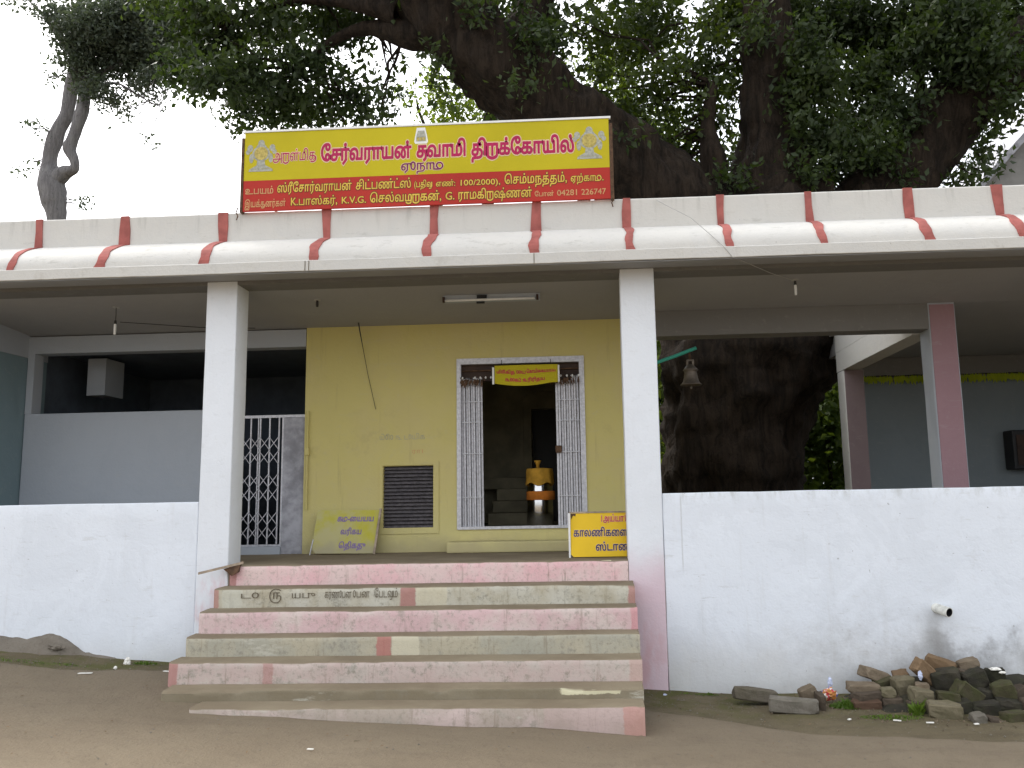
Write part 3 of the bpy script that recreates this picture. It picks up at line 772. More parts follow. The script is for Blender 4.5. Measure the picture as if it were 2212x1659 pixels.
# red ribs over the cove and the upright band
ribs = [(-8.6, 0.09), (-7.5, .09), (-6.45, .09), (-5.398, .065), (-4.530, .095), (-3.542, .085), (-2.511, .085), (-1.461, .09), (-0.479, .088), (0.382, .075), (1.265, .072), (2.090, .075), (3.009, .085), (3.825, .088), (4.75, .09), (5.7, .09), (6.7, .09)]
for x, wd in ribs:
    m = MB()
    path = [(-0.338, 3.908)] + [(y - 0.010 * math.sin(t), z + 0.010 * math.cos(t)) for (y, z), t in zip(reversed(cove), [PI / 2 * (1 - k / 10) for k in range(11)])][1:-1] + [(-0.012, 4.224), (-0.012, 4.38), (-0.011, 4.516)]
    L = len(path)
    v2 = []
    for k, (y, z) in enumerate(path):
        s = 0.010 * math.sin(x * 7 + k * 0.8) + (0.028 * (1 - k / L) if abs(x) < 9 else 0) * (1 if x > 0 else -1) * min(1, abs(x - .3) / 3)
        h = wd / 2 * (1 + 0.13 * math.sin(x * 5 + k * 1.7) + 0.10 * math.sin(x * 23 + k * .6))
        v2 += [(x - h + s, y, z), (x + h + s, y, z), (x + h + s, y + 0.03, z - 0.004), (x - h + s, y + 0.03, z - 0.004)]
    f2 = []
    for k in range(L - 1):
        for j in range(4):
            f2.append((k * 4 + j, k * 4 + (j + 1) % 4, k * 4 + 4 + (j + 1) % 4, k * 4 + 4 + j))
    f2 += [(0, 3, 2, 1), ((L - 1) * 4, (L - 1) * 4 + 1, (L - 1) * 4 + 2, (L - 1) * 4 + 3)]
    m.add(v2, f2).build('rib', M['rib'], T)
for x in (-2.60, -2.565, -0.49):
    MB().box(x - 0.003, x + 0.003, -0.3535, -0.347, 3.808, 3.900).build('joint', M['incised'], T)
# rear wall of the verandah
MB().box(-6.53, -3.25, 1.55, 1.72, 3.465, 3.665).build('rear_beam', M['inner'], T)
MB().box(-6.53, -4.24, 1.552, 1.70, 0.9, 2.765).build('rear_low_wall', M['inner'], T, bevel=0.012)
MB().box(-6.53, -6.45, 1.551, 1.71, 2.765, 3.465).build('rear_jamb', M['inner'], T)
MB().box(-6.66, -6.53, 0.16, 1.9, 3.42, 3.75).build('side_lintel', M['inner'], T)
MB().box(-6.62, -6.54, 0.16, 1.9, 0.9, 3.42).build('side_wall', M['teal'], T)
# dark store behind
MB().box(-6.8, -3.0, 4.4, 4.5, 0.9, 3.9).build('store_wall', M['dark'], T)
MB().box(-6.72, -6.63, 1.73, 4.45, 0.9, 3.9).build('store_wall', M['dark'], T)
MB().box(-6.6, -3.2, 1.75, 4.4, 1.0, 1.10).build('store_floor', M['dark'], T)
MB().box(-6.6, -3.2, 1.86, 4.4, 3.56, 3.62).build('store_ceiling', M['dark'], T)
# white boxed beam end seen in the dark opening
MB().box(-6.25, -6.02, 2.25, 2.65, 3.06, 3.52).build('hanging_box', M['inner'], T)
# right part of the verandah rear: beam and pink pillar
MB().box(0.62, 3.635, 1.30, 1.55, 3.42, 3.70).build('rear_beam', M['shadebeam'], T)
rough_box(3.63, 3.917, 1.295, 1.56, 0.8, 3.74, 0.003, 0.2, 21).build('pillar_core', M['inner'], T, True)
MB().box(3.645, 3.902, 1.285, 1.294, 1.134, 3.68).build('pillar_face', M['pinkpaint'], T)

# sanctum: yellow wall with door opening and window panel
YW = 1.55
def yw(x0, x1, z0, z1, nm='wall_panel'):
    return MB().box(x0, x1, YW, YW + 0.16, z0, z1)
m = MB()
DX0, DX1, DZ0, DZ1 = -1.50, -0.09, 1.37, 3.25
WX0, WX1, WZ0, WZ1 = -2.34, -1.78, 1.40, 2.08
m.box(-3.243, WX0, YW, YW + .16, 1.0, 3.70)
m.box(WX0, WX1, YW, YW + .16, 1.0, WZ0)
m.box(WX0, WX1, YW, YW + .16, WZ1, 3.70)
m.box(WX1, DX0, YW, YW + .16, 1.0, 3.70)
m.box(DX0, DX1, YW, YW + .16, 1.0, DZ0)
m.box(DX0, DX1, YW, YW + .16, DZ1, 3.70)
m.box(DX1, 0.60, YW, YW + .16, 1.0, 3.70)
m.box(-3.243, -3.10, YW + .16, 5.0, 1.0, 3.62)
m.box(0.46, 0.60, YW + .16, 5.0, 1.0, 3.62)
yo = m.build('yellow_wall', M['yellow'], T)
# narrow raised frame of the window panel, louvre slats
fr = MB()
for a, b, c, d in ((-2.385, -2.345, 1.335, 2.13), (-1.775, -1.715, 1.335, 2.13), (-2.345, -1.775, 1.335, 1.392), (-2.345, -1.775, 2.088, 2.13)):
    fr.box(a, b, YW - 0.012, YW - 0.001, c, d)
win = fr.build('louvre_window', M['yellow'], T)
MB().box(WX0, WX1, YW + 0.09, YW + 0.12, WZ0, WZ1).build('backing', M['black'], win)
ns = 17
for k in range(ns):
    z = WZ0 + (WZ1 - WZ0) * (k + .5) / ns
    h = (WZ1 - WZ0) / ns
    MB().prism([(YW + .012, z - h * .48), (YW + .055, z + h * .40), (YW + .062, z + h * .36), (YW + .02, z - h * .52)], WX0 + .003, WX1 - .003).build('slat', M['louvre'], win)
# door plinth block and sill
MB().box(-1.58, 0.50, 1.25, 1.548, 1.136, 1.25).build('plinth_step', M['yellow'], T, bevel=0.015)
# galvanised door frame
df = MB()
df.box(DX0 - .012, DX0 + .035, YW - .02, YW + .05, DZ0, DZ1 + .02)
df.box(DX1 - .045, DX1 + .012, YW - .02, YW + .05, DZ0, DZ1 + .02)
df.box(DX0 + .035, DX1 - .045, YW - .02, YW + .05, DZ1 - .045, DZ1 + .02)
df.box(DX0 + .035, DX1 - .045, YW - .02, YW + .05, DZ0, DZ0 + .03)
gate = df.build('door_frame', M['galv'], T)
def gate_bundle(xa, xb, n, tops, lean=0.0):
    for k in range(n):
        x = xa + (xb - xa) * (k + .5) / n
        zt = tops[k % len(tops)]
        w_ = (xb - xa) / n * (0.36 if k % 2 else 0.42)
        yy = YW + (0.004 if k % 2 else 0.022)
        mm = MB().add([(x - w_, yy, DZ0 + .03), (x + w_, yy - .006, DZ0 + .03), (x + w_, yy + .02, DZ0 + .03), (x - w_, yy + .02, DZ0 + .03),
                       (x - w_ + lean, yy, zt), (x + w_ + lean, yy - .006, zt), (x + w_ + lean, yy + .02, zt), (x - w_ + lean, yy + .02, zt)],
                      [(0, 3, 2, 1), (4, 5, 6, 7), (0, 1, 5, 4), (1, 2, 6, 5), (2, 3, 7, 6), (3, 0, 4, 7)])
        mm.build('bar', M['galv'], gate)
gate_bundle(DX0 + .04, -1.215, 9, [3.05, 3.04, 3.055], -0.012)
gate_bundle(-0.40, DX1 - .05, 9, [2.98, 2.99, 3.0, 2.97, 3.02, 3.0, 3.06, 3.05, 3.06], -0.006)
for z in (2.78, 2.55, 2.2, 1.72):
    MB().box(DX0 + .045, -1.22, YW - .010, YW - .004, z - .004, z + .004).build('rivet_strip', M['galv'], gate)
    MB().box(-0.40, DX1 - .05, YW - .010, YW - .004, z - .004, z + .004).build('rivet_strip', M['galv'], gate)
MB().box(-0.415, -0.345, YW - .03, YW + .0, 2.19, 2.27).build('latch', M['rust'], gate, bevel=.01)
# lintel panel of dark timber behind the top of the gate, hanging dried leaves
MB().box(DX0 + .03, DX1 - .04, YW + .06, YW + .10, 3.02, DZ1 - .04).build('door_header', M['darkwood'], T)
MB().box(DX0 + .03, DX1 - .04, YW + .035, YW + .06, 3.13, 3.145).build('header_rail', M['rust'], T)
# the room inside
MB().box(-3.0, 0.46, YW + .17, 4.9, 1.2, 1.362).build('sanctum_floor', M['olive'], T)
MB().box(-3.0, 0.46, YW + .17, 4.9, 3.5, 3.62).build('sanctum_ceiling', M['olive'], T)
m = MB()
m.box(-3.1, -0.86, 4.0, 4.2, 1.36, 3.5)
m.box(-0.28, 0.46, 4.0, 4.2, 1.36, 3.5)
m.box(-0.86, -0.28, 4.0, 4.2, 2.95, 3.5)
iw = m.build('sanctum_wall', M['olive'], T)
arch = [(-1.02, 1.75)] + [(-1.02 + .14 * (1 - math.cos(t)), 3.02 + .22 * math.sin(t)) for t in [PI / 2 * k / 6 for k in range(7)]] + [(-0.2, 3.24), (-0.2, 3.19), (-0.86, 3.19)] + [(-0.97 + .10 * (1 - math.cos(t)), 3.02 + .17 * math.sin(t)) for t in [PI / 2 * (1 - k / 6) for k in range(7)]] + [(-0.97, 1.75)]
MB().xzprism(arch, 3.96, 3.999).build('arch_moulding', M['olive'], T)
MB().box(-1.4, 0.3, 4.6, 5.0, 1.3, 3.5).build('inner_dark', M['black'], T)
for k in range(4):
    MB().box(-1.36 + .03 * k if k < 3 else -1.9, -0.78, 3.0 + .24 * k, 4.0, 1.362 + (.155 * k), 1.362 + .155 * (k + 1) - .002).build('inner_step', M['olive'], T, bevel=0.012)

# left grille gate beside the yellow wall
gl = MB()
GX0, GX1, GZ0, GZ1 = -4.23, -3.50, 1.24, 2.66
gl.box(GX0, GX1 + .25, 1.60, 1.64, GZ1, GZ1 + .03)
gl.box(GX0, GX1, 1.60, 1.64, GZ0 - .02, GZ0)
gl.box(GX1 - .02, GX1, 1.60, 1.64, GZ0, GZ1)
grille = gl.build('grille_gate', M['galv'], T)
ng = 6
gx = [GX0 + .03 + (GX1 - GX0 - .08) * k / ng for k in range(ng + 1)]
for k, x in enumerate(gx):
    MB().box(x - .007, x + .007, 1.585, 1.599, GZ0, GZ1).build('bar', M['galv'], grille)
    if k == 4: MB().box(x - .028, x - .018, 1.585, 1.599, GZ0, GZ1).build('bar', M['galv'], grille)
dz = (GX1 - GX0 - .08) / ng
for zc in (2.44, 2.02, 1.60):
    for j in (0, 1):
        z0 = zc - j * .16
        for a, b in zip(gx, gx[1:]):
            for (za, zb) in ((z0, z0 - .14), (z0 - .14, z0)):
                MB().tube([(a, 1.578, za), ((a + b) / 2, 1.578, (za + zb) / 2), (b, 1.578, zb)], .0042, 4).build('lattice_link', M['galv'], grille)
MB().box(GX1 + .002, -3.246, 1.59, 1.66, 1.1, 2.655).build('grey_panel', M['graypanel'], T)
MB().box(GX0, GX1, 1.56, 1.70, 1.0, GZ0 - .022).build('grille_sill', M['inner'], T)
MB().tube([(-3.20, 1.53, 2.72), (-3.20, 1.53, 1.62)], .012, 8).build('conduit', M['yellow'], T)
MB().box(-3.225, -3.175, 1.505, 1.549, 2.22, 2.30).build('switch_box', M['yellow'], T, bevel=.006)
# faint stencilled writing on the yellow wall
fw = lambda u, v, o: (u, YW - o, v)
lettering([('௰0ி0 ௩ ட0யி௧', -2.39, -1.87, 2.375, .045, .0)], M['greyink'], T, fw, 0.002, 'wall_writing')
lettering([('ரா1', -2.02, -1.88, 2.22, .035, .0)], M['faintgold'], T, fw, 0.002, 'wall_writing')

# ================================================================== FRONT STEPS
S = thing('front_steps', (-1.5, -0.7, 0.0), 'flight of seven worn steps in faded pink and cream paint leading up to the verandah', 'steps')
SY = [0.0, -0.285, -0.530, -0.735, -0.975, -1.175, -1.415]
SZ = [1.134, 0.953, 0.790, 0.610, 0.456, 0.293, 0.210]
SXL = [-3.375, -3.40, -3.41, -3.415, -3.43, -3.36, -3.02]
SXR = [0.288, 0.329, 0.334, 0.337, 0.337, 0.332, 0.322]
def step_mesh(i):
    """front face and tread as a fine grid with a worn nosing; left end rounded back"""
    xl, xr, y, zt = SXL[i], SXR[i], SY[i], SZ[i]
    zb = (SZ[i + 1] - 0.02) if i < 6 else -0.25
    yb = SY[i - 1] + 0.02 if i else 0.12
    r = 0.075 if 0 < i < 5 else 0.03
    out = [(xl, yb)]
    if i: out += [(xl, y + r)]
    out += [(xl + r - r * math.cos(t), y + r - r * math.sin(t)) for t in [PI / 2 * k / 5 for k in range(1, 6)]]
    x = xl + r
    while x < xr - 0.05:
        x += 0.045
        out.append((x, y))
    out += [(xr, y), (xr, yb)]
    rings = [(zb, 0.0), (zb + (zt - zb) * .25, 0), (zb + (zt - zb) * .5, 0), (zb + (zt - zb) * .75, 0), (zt - 0.012, 0.0), (zt - 0.003, 0.005), (zt, 0.018)]
    vs, fs = [], []
    nn = len(out)
    cx = (xl + xr) / 2
    for zi, (z, inset) in enumerate(rings):
        for k, (px, py) in enumerate(out):
            chip = 0.0
            if zi >= 4:
                c = noise.noise(Vector((px * 3.1, i * 7.3, 0))) + .5 * noise.noise(Vector((px * 11, i * 3.1, 2)))
                chip = max(0, c - .15) * 0.028
            u = noise.noise(Vector((px * 2.2, i * 5.0, z * 6))) * .007 + noise.noise(Vector((px * 9, i * 2.0, z * 14))) * .003
            yy = py + (inset + chip + u if py < yb - .01 else 0)
            vs.append((px + (inset * .5 if px < cx - 1.7 else (-inset * .5 if px > cx + 1.7 else 0)), yy, z - chip * .6 + (u * .6 if zi > 3 else 0)))
    for a in range(len(rings) - 1):
        for k in range(nn - 1):
            fs.append((a * nn + k, a * nn + k + 1, (a + 1) * nn + k + 1, (a + 1) * nn + k))
    base = len(vs)
    for k, (px, py) in enumerate(out):
        vs.append((px, yb, zt + noise.noise(Vector((px * 2, yb * 5, i))) * .004))
    top = (len(rings) - 1) * nn
    for k in range(nn - 1):
        fs.append((top + k, top + k + 1, base + k + 1, base + k))
    return vs, fs
lab = ['top riser, pink', 'cream riser with scratched black writing', 'worn pink riser', 'grey cream riser with a red patch', 'pale pink riser with red ends', 'dusty half-buried riser', 'bottom riser, pink and cement']
for i in range(7):
    vs, fs = step_mesh(i)
    o = link('step', vs, fs, M['step%d' % i], S, True)
    o.data.set_sharp_from_angle(angle=rad(50))
    o['label'] = lab[i]
fs_ = lambda u, v, o: (u, SY[1] - o, v)
lettering([('ட0', -3.14, -2.96, .872, .040, .0), ('௫', -2.88, -2.76, .862, .058, .0), ('யபு', -2.68, -2.46, .868, .042, .0), ('கரண0பன', -2.38, -1.72 - .42, .868, .05, .0)], M['incised'], S, fs_, 0.009, 'scratched_writing')
lettering([('0பன', -2.13, -1.98, .868, .05, .0), ('ேபடவும்', -1.96 + .02, -1.73, .866, .055, .0)], M['incised'], S, fs_, 0.009, 'scratched_writing')

# ================================================================== SIGN ON THE ROOF EDGE
SGN = thing('temple_sign', (-1.55, -0.02, 4.51), 'wide yellow and red name board with Tamil lettering standing on the roof edge', 'sign')
sx0, sx1, sz0, sz1 = -3.338, 0.228, 4.506, 5.306
zr = sz0 + (sz1 - sz0) * .386
MB().box(sx0, sx1, -0.045, -0.02, zr, sz1).build('yellow_panel', M['signyellow'], SGN)
MB().box(sx0, sx1, -0.045, -0.02, sz0, zr - .0005).build('red_panel', M['signred'], SGN)
m = MB()
m.box(sx0 - .012, sx1 + .012, -0.018, 0.012, sz1 - .02, sz1 + .014)
m.box(sx0 - .028, sx0 - .004, -0.05, 0.012, sz0 - .01, sz1 - .05)
m.box(sx1 + .004, sx1 + .035, -0.05, 0.012, sz0 - .01, sz1 - .05)
m.build('frame', M['rust'], SGN)
MB().box(sx0 - .008, sx1 + .02, -0.052, -0.019, sz1 + .002, sz1 + .022).build('top_strip', M['white'], SGN)
for x in (sx0 + .3, -1.5, sx1 - .3):
    MB().tube([(x, .04, 4.3), (x, .02, sz1 - .05)], .014, 6).build('post', M['rust'], SGN)
SW, SH = sx1 - sx0, sz1 - sz0
sf = lambda u, v, o: (sx0 + u * SW, -0.045 - o, sz1 - v * SH)
def sgn(items, mat, off, bold=0.0, outline=False, nm='lettering'):
    for (t, a, b, bl, xh) in items:
        V, F = text_mesh(t, a, b, -bl, xh, bold, outline)
        MB().add([sf(u, -v, off) for u, v in V], F).build(nm, mat, SGN)
main = [('ேசர்வராயன்', .213, .463, .395, .142), ('சுவாமி', .477, .614, .395, .142), ('திருக்ேகாயில்', .627, .907, .40, .142)]
sgn(main, M['halo'], .0012, .17, True, 'letter_halo')
sgn(main, M['crimson'], .0026, .07)
sgn([('அருள்மிகு', .080, .202, .375, .10)], M['halo'], .0012, .10, True, 'letter_halo')
sgn([('அருள்மிகு', .080, .202, .375, .10)], M['crimson'], .0026, .0)
sgn([('ஏ0நாடு', .434, .553, .555, .085)], M['halo'], .0012, .12, True, 'letter_halo')
sgn([('ஏ0நாடு', .434, .553, .555, .085)], M['plum'], .0026, .03)
l3 = [('ஸ்ரீேசார்வராயன்', .094, .300, .775, .085), ('சிட்பண்ட்ஸ்', .311, .464, .775, .085), ('(பதிவு', .471, .520, .775, .060), ('எண்:', .530, .584, .775, .055), ('100/2000),', .593, .706, .775, .055), ('ெசம்மநத்தம்,', .716, .885, .775, .085), ('ஏற்காடு.', .894, .983, .775, .065)]
l4 = [('K.பாஸ்கர்,', .132, .262, .945, .075), ('K.V.G.', .272, .341, .945, .065), ('ெசல்வமுருகன்,', .350, .546, .945, .085), ('G.', .556, .582, .945, .075), ('ராமகிருஷ்ணன்', .590, .790, .945, .085)]
sgn(l3 + l4, M['brownink'], .0012, .13, True, 'letter_halo')
sgn(l3 + l4, M['gold'], .0026, .025)
sgn([('உபயம்', .005, .085, .785, .065), ('இயக்குனர்கள்', .005, .119, .950, .065), ('ேபான்', .797, .849, .945, .045), ('04281', .857, .915, .945, .055), ('226747', .922, .988, .945, .055)], M['faintgold'], .0026, .03)
# seated emblem figures at both ends and the small picture in the middle, as soft printed shapes
def disc(m, u, v, ru, rv_, n=20, off=.001):
    m.add([sf(u, v, off)] + [sf(u + ru * math.cos(2 * PI * k / n), v + rv_ * math.sin(2 * PI * k / n), off) for k in range(n)], [(0, k + 1, (k + 1) % n + 1) for k in range(n)])
for cu, sc_ in ((.047, 1.0), (.947, 1.05)):
    m = MB(); g = MB()
    disc(m, cu, .14, .009 * sc_, .045 * sc_, off=.0012)
    disc(m, cu, .19, .014 * sc_, .045 * sc_, off=.0016)
    disc(g, cu, .27, .019 * sc_, .085 * sc_, off=.0030)
    disc(m, cu, .27, .025 * sc_, .10 * sc_, off=.0008)
    for s in (-1, 1):
        disc(m, cu + s * .031 * sc_, .20, .008 * sc_, .045 * sc_, off=.0010)
        disc(m, cu + s * .027 * sc_, .33, .006 * sc_, .06 * sc_, off=.0014)
        disc(m, cu + s * .037 * sc_, .25, .006 * sc_, .03 * sc_, off=.0018)
    m.add([sf(cu - .010, .35, .0021), sf(cu + .010, .35, .0021), sf(cu + .012, .42, .0021), sf(cu + .030, .465, .0021), sf(cu - .030, .465, .0021), sf(cu - .012, .42, .0021)], [(0, 1, 2, 3, 4, 5)])
    m.add([sf(cu - .032, .468, .0021), sf(cu + .032, .468, .0021), sf(cu + .034, .50, .0021), sf(cu - .034, .50, .0021)], [(0, 1, 2, 3)])
    m.build('emblem', M['emblem'], SGN)
    g.build('emblem_body', M['emblem2'], SGN)
m = MB()
P = [(.478, .02), (.501, .02), (.506, .12), (.509, .20), (.506, .225), (.474, .225), (.471, .20), (.474, .12)]
m.add([sf(u, v, .0012) for u, v in P], [tuple(range(8))])
pic = m.build('small_picture', M['halo' if False else 'white'], SGN)
m = MB()
P = [(.481, .06), (.499, .06), (.503, .13), (.504, .195), (.476, .195), (.477, .13)]
m.add([sf(u, v, .0024) for u, v in P], [tuple(range(6))])
m.build('picture_middle', M['emblem'], SGN)
m = MB()
for du in (-.008, 0, .008):
    disc(m, .490 + du, .165, .0035, .026, off=.0032)
m.build('picture_figures', M['emblem2'], SGN)
for x, s in ((sx0 - .055, -1), (sx1 + .02, 1)):
    tag(MB().tube([(x, -.03, 4.55), (x + .012 * s, -.04, 4.50), (x - .012 * s, -.05, 4.46), (x, -.05, 4.42)], .006, 6).build('wire_hook', M['rust']),
        'bent wire hook at the lower %s corner of the name board' % ('left' if s < 0 else 'right'), 'hook')

# ================================================================== BOARDS, TRAY AND FITTINGS
# old board leaning at the left end of the yellow wall
LB = thing('old_notice_board', (-2.7, 1.3, 1.134), 'worn yellow notice board with violet letters leaning low against the yellow wall', 'notice board')
def lean(u, v, o):                                  # u across 0..1, v up 0..1
    a = Vector((-3.068, 1.33, 1.15)) * (1 - u) + Vector((-2.380, 1.34, 1.142)) * u
    b = Vector((-3.022, 1.40, 1.61)) * (1 - u) + Vector((-2.342, 1.41, 1.60)) * u
    p = a * (1 - v) + b * v
    return (p.x, p.y - o * .92, p.z + o * .38)
m = MB().add([lean(0.07, .0, 0), lean(1, 0, 0), lean(1, 1, 0), lean(0, 1, 0), lean(0, .12, 0), lean(0.07, 0, -.015), lean(1, 0, -.015), lean(1, 1, -.015), lean(0, 1, -.015), lean(0, .12, -.015)],
             [(0, 1, 2, 3, 4), (9, 8, 7, 6, 5), (0, 5, 6, 1), (1, 6, 7, 2), (2, 7, 8, 3), (3, 8, 9, 4), (4, 9, 5, 0)])
m.build('panel', M['boardold'], LB)
MB().tube([lean(1.005, -.02, .008), lean(1.02, 1.03, .008)], .016, 4).build('edge_post', M['wood'], LB)
MB().tube([lean(-.01, -.04, .006), lean(.005, .32, .006)], .007, 4).build('edge_strip', M['galv'], LB)
lettering([('கடு-ையயய', .34, .93, .74, .10, .05), ('வரிகய', .42, .76, .44, .10, .05), ('ெதிகது', .42, .85, .12, .10, .05)], M['violet'], LB, lean, .003)
# bright board behind the right column
RB = thing('yellow_notice_board', (0.1, 0.34, 1.134), 'bright yellow notice board with navy and red Tamil letters half hidden by the right column', 'notice board')
rb = lambda u, v, o: (-0.232 + u * .86, 0.33 + v * .05 - o, 1.142 + v * .405)
m = MB().add([rb(.03, 0, 0), rb(1, 0, 0), rb(1, 1, 0), rb(0, 1, 0), rb(0, .06, 0), rb(.03, 0, -.012), rb(1, 0, -.012), rb(1, 1, -.012), rb(0, 1, -.012), rb(0, .06, -.012)],
             [(0, 1, 2, 3, 4), (9, 8, 7, 6, 5), (0, 5, 6, 1), (1, 6, 7, 2), (2, 7, 8, 3), (3, 8, 9, 4), (4, 9, 5, 0)])
m.build('panel', M['boardyellow'], RB)
MB().box(-0.252, -0.234, .33, .395, 1.136, 1.55).build('edge_strip', M['white'], RB)
MB().box(-0.245, 0.62, .372, .395, 1.549, 1.562).build('top_strip', M['wood'], RB)
MB().add([rb(.0, .99, .003), rb(.06, .99, .003), rb(.055, .93, .003), rb(.03, .95, .003), rb(.01, .86, .003)], [(0, 1, 2, 3, 4)]).build('torn_corner', M['rust'], RB)
lettering([('1அய்யா1', .33, .62, .80, .115, .10), ('காலணிகைள இ', .03, .74, .47, .135, .10), ('ஸ்டாண்டில்', .27, .86, .14, .135, .10)], M['halo'], RB, rb, .002, 'letter_halo')
lettering([('காலணிகைள இ', .03, .74, .47, .135, .03), ('ஸ்டாண்டில்', .27, .86, .14, .135, .03)], M['navy'], RB, rb, .0035)
lettering([('1அய்யா1', .33, .62, .80, .115, .03)], M['redink'], RB, rb, .0035)

# hanging board in the doorway, its lower edge bowed
HB = thing('door_sign', (-.72, 1.46, 2.95), 'small yellow sign with red letters hanging across the top of the doorway', 'sign')
hbv = lambda u, v, o: (-1.075 + u * .705, 1.47 - .03 * math.sin(PI * u) - o, 3.17 - (v * (.200 + .034 * math.sin(PI * min(1, u * 1.1)))) - .012 * u * (1 - u))
vs, fs = [], []
nu = 16
for k in range(nu + 1):
    for v in (0, .33, .66, 1): vs.append(hbv(k / nu, v, 0))
for k in range(nu):
    for j in range(3): fs.append((k * 4 + j, k * 4 + j + 1, k * 4 + j + 5, k * 4 + j + 4))
k0 = len(vs)
vs += [(a, b + .006, c) for a, b, c in vs]
fs += [tuple(i + k0 for i in reversed(f)) for f in fs]
link('panel', vs, fs, M['signyellow'], HB)
MB().box(-1.10, -1.078, 1.455, 1.475, 2.96, 3.15).build('side_strip', M['white'], HB)
MB().box(-0.368, -0.350, 1.455, 1.475, 2.97, 3.16).build('side_strip', M['white'], HB)
for x in (-1.0, -.45):
    MB().tube([(x, 1.47, 3.15), (x, 1.50, 3.235)], .004, 5).build('hanging_wire', M['wire'], HB)
hb2 = lambda u, v, o: hbv(u, 1 - v, o)
lettering([('மி0ி௧ித 00ய', .03, .50, .58, .13, .06), ('ெகாயிைகயயயய', .51, .97, .60, .13, .06), ('௩00௧2 ௩ரிரிதய', .17, .80, .20, .13, .06)], M['redink'], HB, hb2, .003)
# string of dried leaves and lamps under the door head
DG = thing('dried_leaf_string', (-.8, 1.52, 3.0), 'string of withered leaves and beads tied across the door head behind the small sign', 'garland')
pts = [(DX0 + .03 + (DX1 - DX0 - .07) * k / 20, 1.515, 3.05 - .03 * math.sin(PI * k / 20 * 3) ** 2) for k in range(21)]
MB().tube(pts, .004, 5).build('string', M['wire'], DG)
m = MB(); b_ = MB()
for k in range(60):
    u = random.random()
    u = u * .2 if random.random() < .5 else 1 - u * .25
    x = DX0 + .04 + (DX1 - DX0 - .08) * u
    z = 3.04 - random.random() * .02
    l = random.uniform(.03, .10); a = random.uniform(-.4, .4)
    m.add([(x, 1.51, z), (x + .012, 1.505, z - l * .5), (x + a * l, 1.50, z - l), (x - .012, 1.508, z - l * .5)], [(0, 1, 2, 3)])
m.build('withered_leaves', M['rust'], DG, kind='stuff')
for x in (-1.44, -1.30, -1.24, -1.18, -1.12, -.34, -.27, -.21, -.14):
    b_.lathe([(.001, 3.03), (.009, 3.037), (.011, 3.046), (.008, 3.055), (.001, 3.06)], x, 1.505, 8)
b_.build('beads', M['white'], DG, kind='stuff')

# collection drum inside the doorway: steel body, orange band, ochre cloth
HD = thing('collection_drum', (-0.645, 2.3, 1.362), 'polished steel offering drum with an orange band and ochre cloth cover inside the doorway', 'offering box')
MB().lathe([(.001, 1.365), (.15, 1.365), (.16, 1.38), (.158, 1.62), (.155, 1.86), (.13, 1.90), (.001, 1.90)], -0.645, 2.3, 40).build('body', M['steel'], HD, True)
MB().lathe([(.163, 1.675), (.170, 1.68), (.171, 1.775), (.163, 1.78)], -0.635, 2.3, 40).build('band', M['orange'], HD, True)
m = MB()
seg = 40
vs, fs = [], []
for j, (r, z) in enumerate(((.168, 1.86), (.162, 1.93), (.160, 2.00), (.155, 2.045), (.02, 2.055))):
    for k in range(seg):
        t = 2 * PI * k / seg
        rr = r + (.008 * math.sin(9 * t + j) if j < 3 else 0)
        vs.append((-0.645 + rr * math.cos(t), 2.3 + rr * math.sin(t), z + (.02 * math.sin(5 * t) if j == 0 else 0)))
for j in range(4):
    for k in range(seg): fs.append((j * seg + k, j * seg + (k + 1) % seg, (j + 1) * seg + (k + 1) % seg, (j + 1) * seg + k))
fs.append(tuple(4 * seg + k for k in range(seg)))
link('cloth_cover', vs, fs, M['ochre'], HD, True)
MB().lathe([(.018, 2.05), (.020, 2.09), (.045, 2.14), (.040, 2.145), (.001, 2.13)], -0.665, 2.3, 14).build('knotted_top', M['ochre'], HD, True)

# broken metal tray and strip at the left end of the top step
TR = thing('bent_metal_tray', (-3.35, -.1, 1.1), 'bent metal strip and broken tray left at the left corner of the top step', 'scrap metal')
MB().add([(-3.585, -.16, 1.070), (-3.585, -.14, 1.070), (-3.235, -.02, 1.150), (-3.235, .0, 1.150), (-3.585, -.16, 1.092), (-3.585, -.14, 1.092), (-3.235, -.02, 1.172), (-3.235, .0, 1.172)],
         [(0, 2, 3, 1), (4, 5, 7, 6), (0, 4, 6, 2), (1, 3, 7, 5), (0, 1, 5, 4), (2, 6, 7, 3)]).build('strip', M['wood'], TR)
MB().add([(-3.40, -.06, 1.11), (-3.255, -.03, 1.145), (-3.26, -.06, 1.085), (-3.315, -.07, 1.045), (-3.335, -.03, 1.06), (-3.40, .01, 1.10), (-3.26, .01, 1.14), (-3.27, .0, 1.08)],
         [(0, 1, 2, 3), (0, 3, 4), (5, 6, 7), (0, 5, 6, 1), (1, 6, 7, 2), (2, 7, 3)]).build('tray', M['rust'], TR)

# tube light on the ceiling
def ceil_z(y): return 3.79 - (y - .26) * (3.79 - 3.655) / 1.59
zc = ceil_z(.6)
TL = thing('tube_light', (-.98, .6, zc), 'unlit fluorescent tube light fitting on the verandah ceiling above the door', 'light fitting')
MB().box(-1.49, -.50, .57, .64, zc - .065, zc + .004).build('housing', M['inner'], TL, bevel=.004)
MB().tube([(-1.47, .555, zc - .055), (-.55, .555, zc - .055)], .013, 10).build('tube', M['white'], TL, True)
for x in (-1.49, -.535):
    MB().box(x, x + .022, .535, .569, zc - .075, zc - .02).build('end_cap', M['darkwood'], TL)
MB().box(-1.14, -1.04, .545, .569, zc - .045, zc - .008).build('choke_box', M['black'], TL)
MB().box(-1.15, -1.07, .59, .62, zc - .082, zc - .066).build('starter', M['black'], TL)
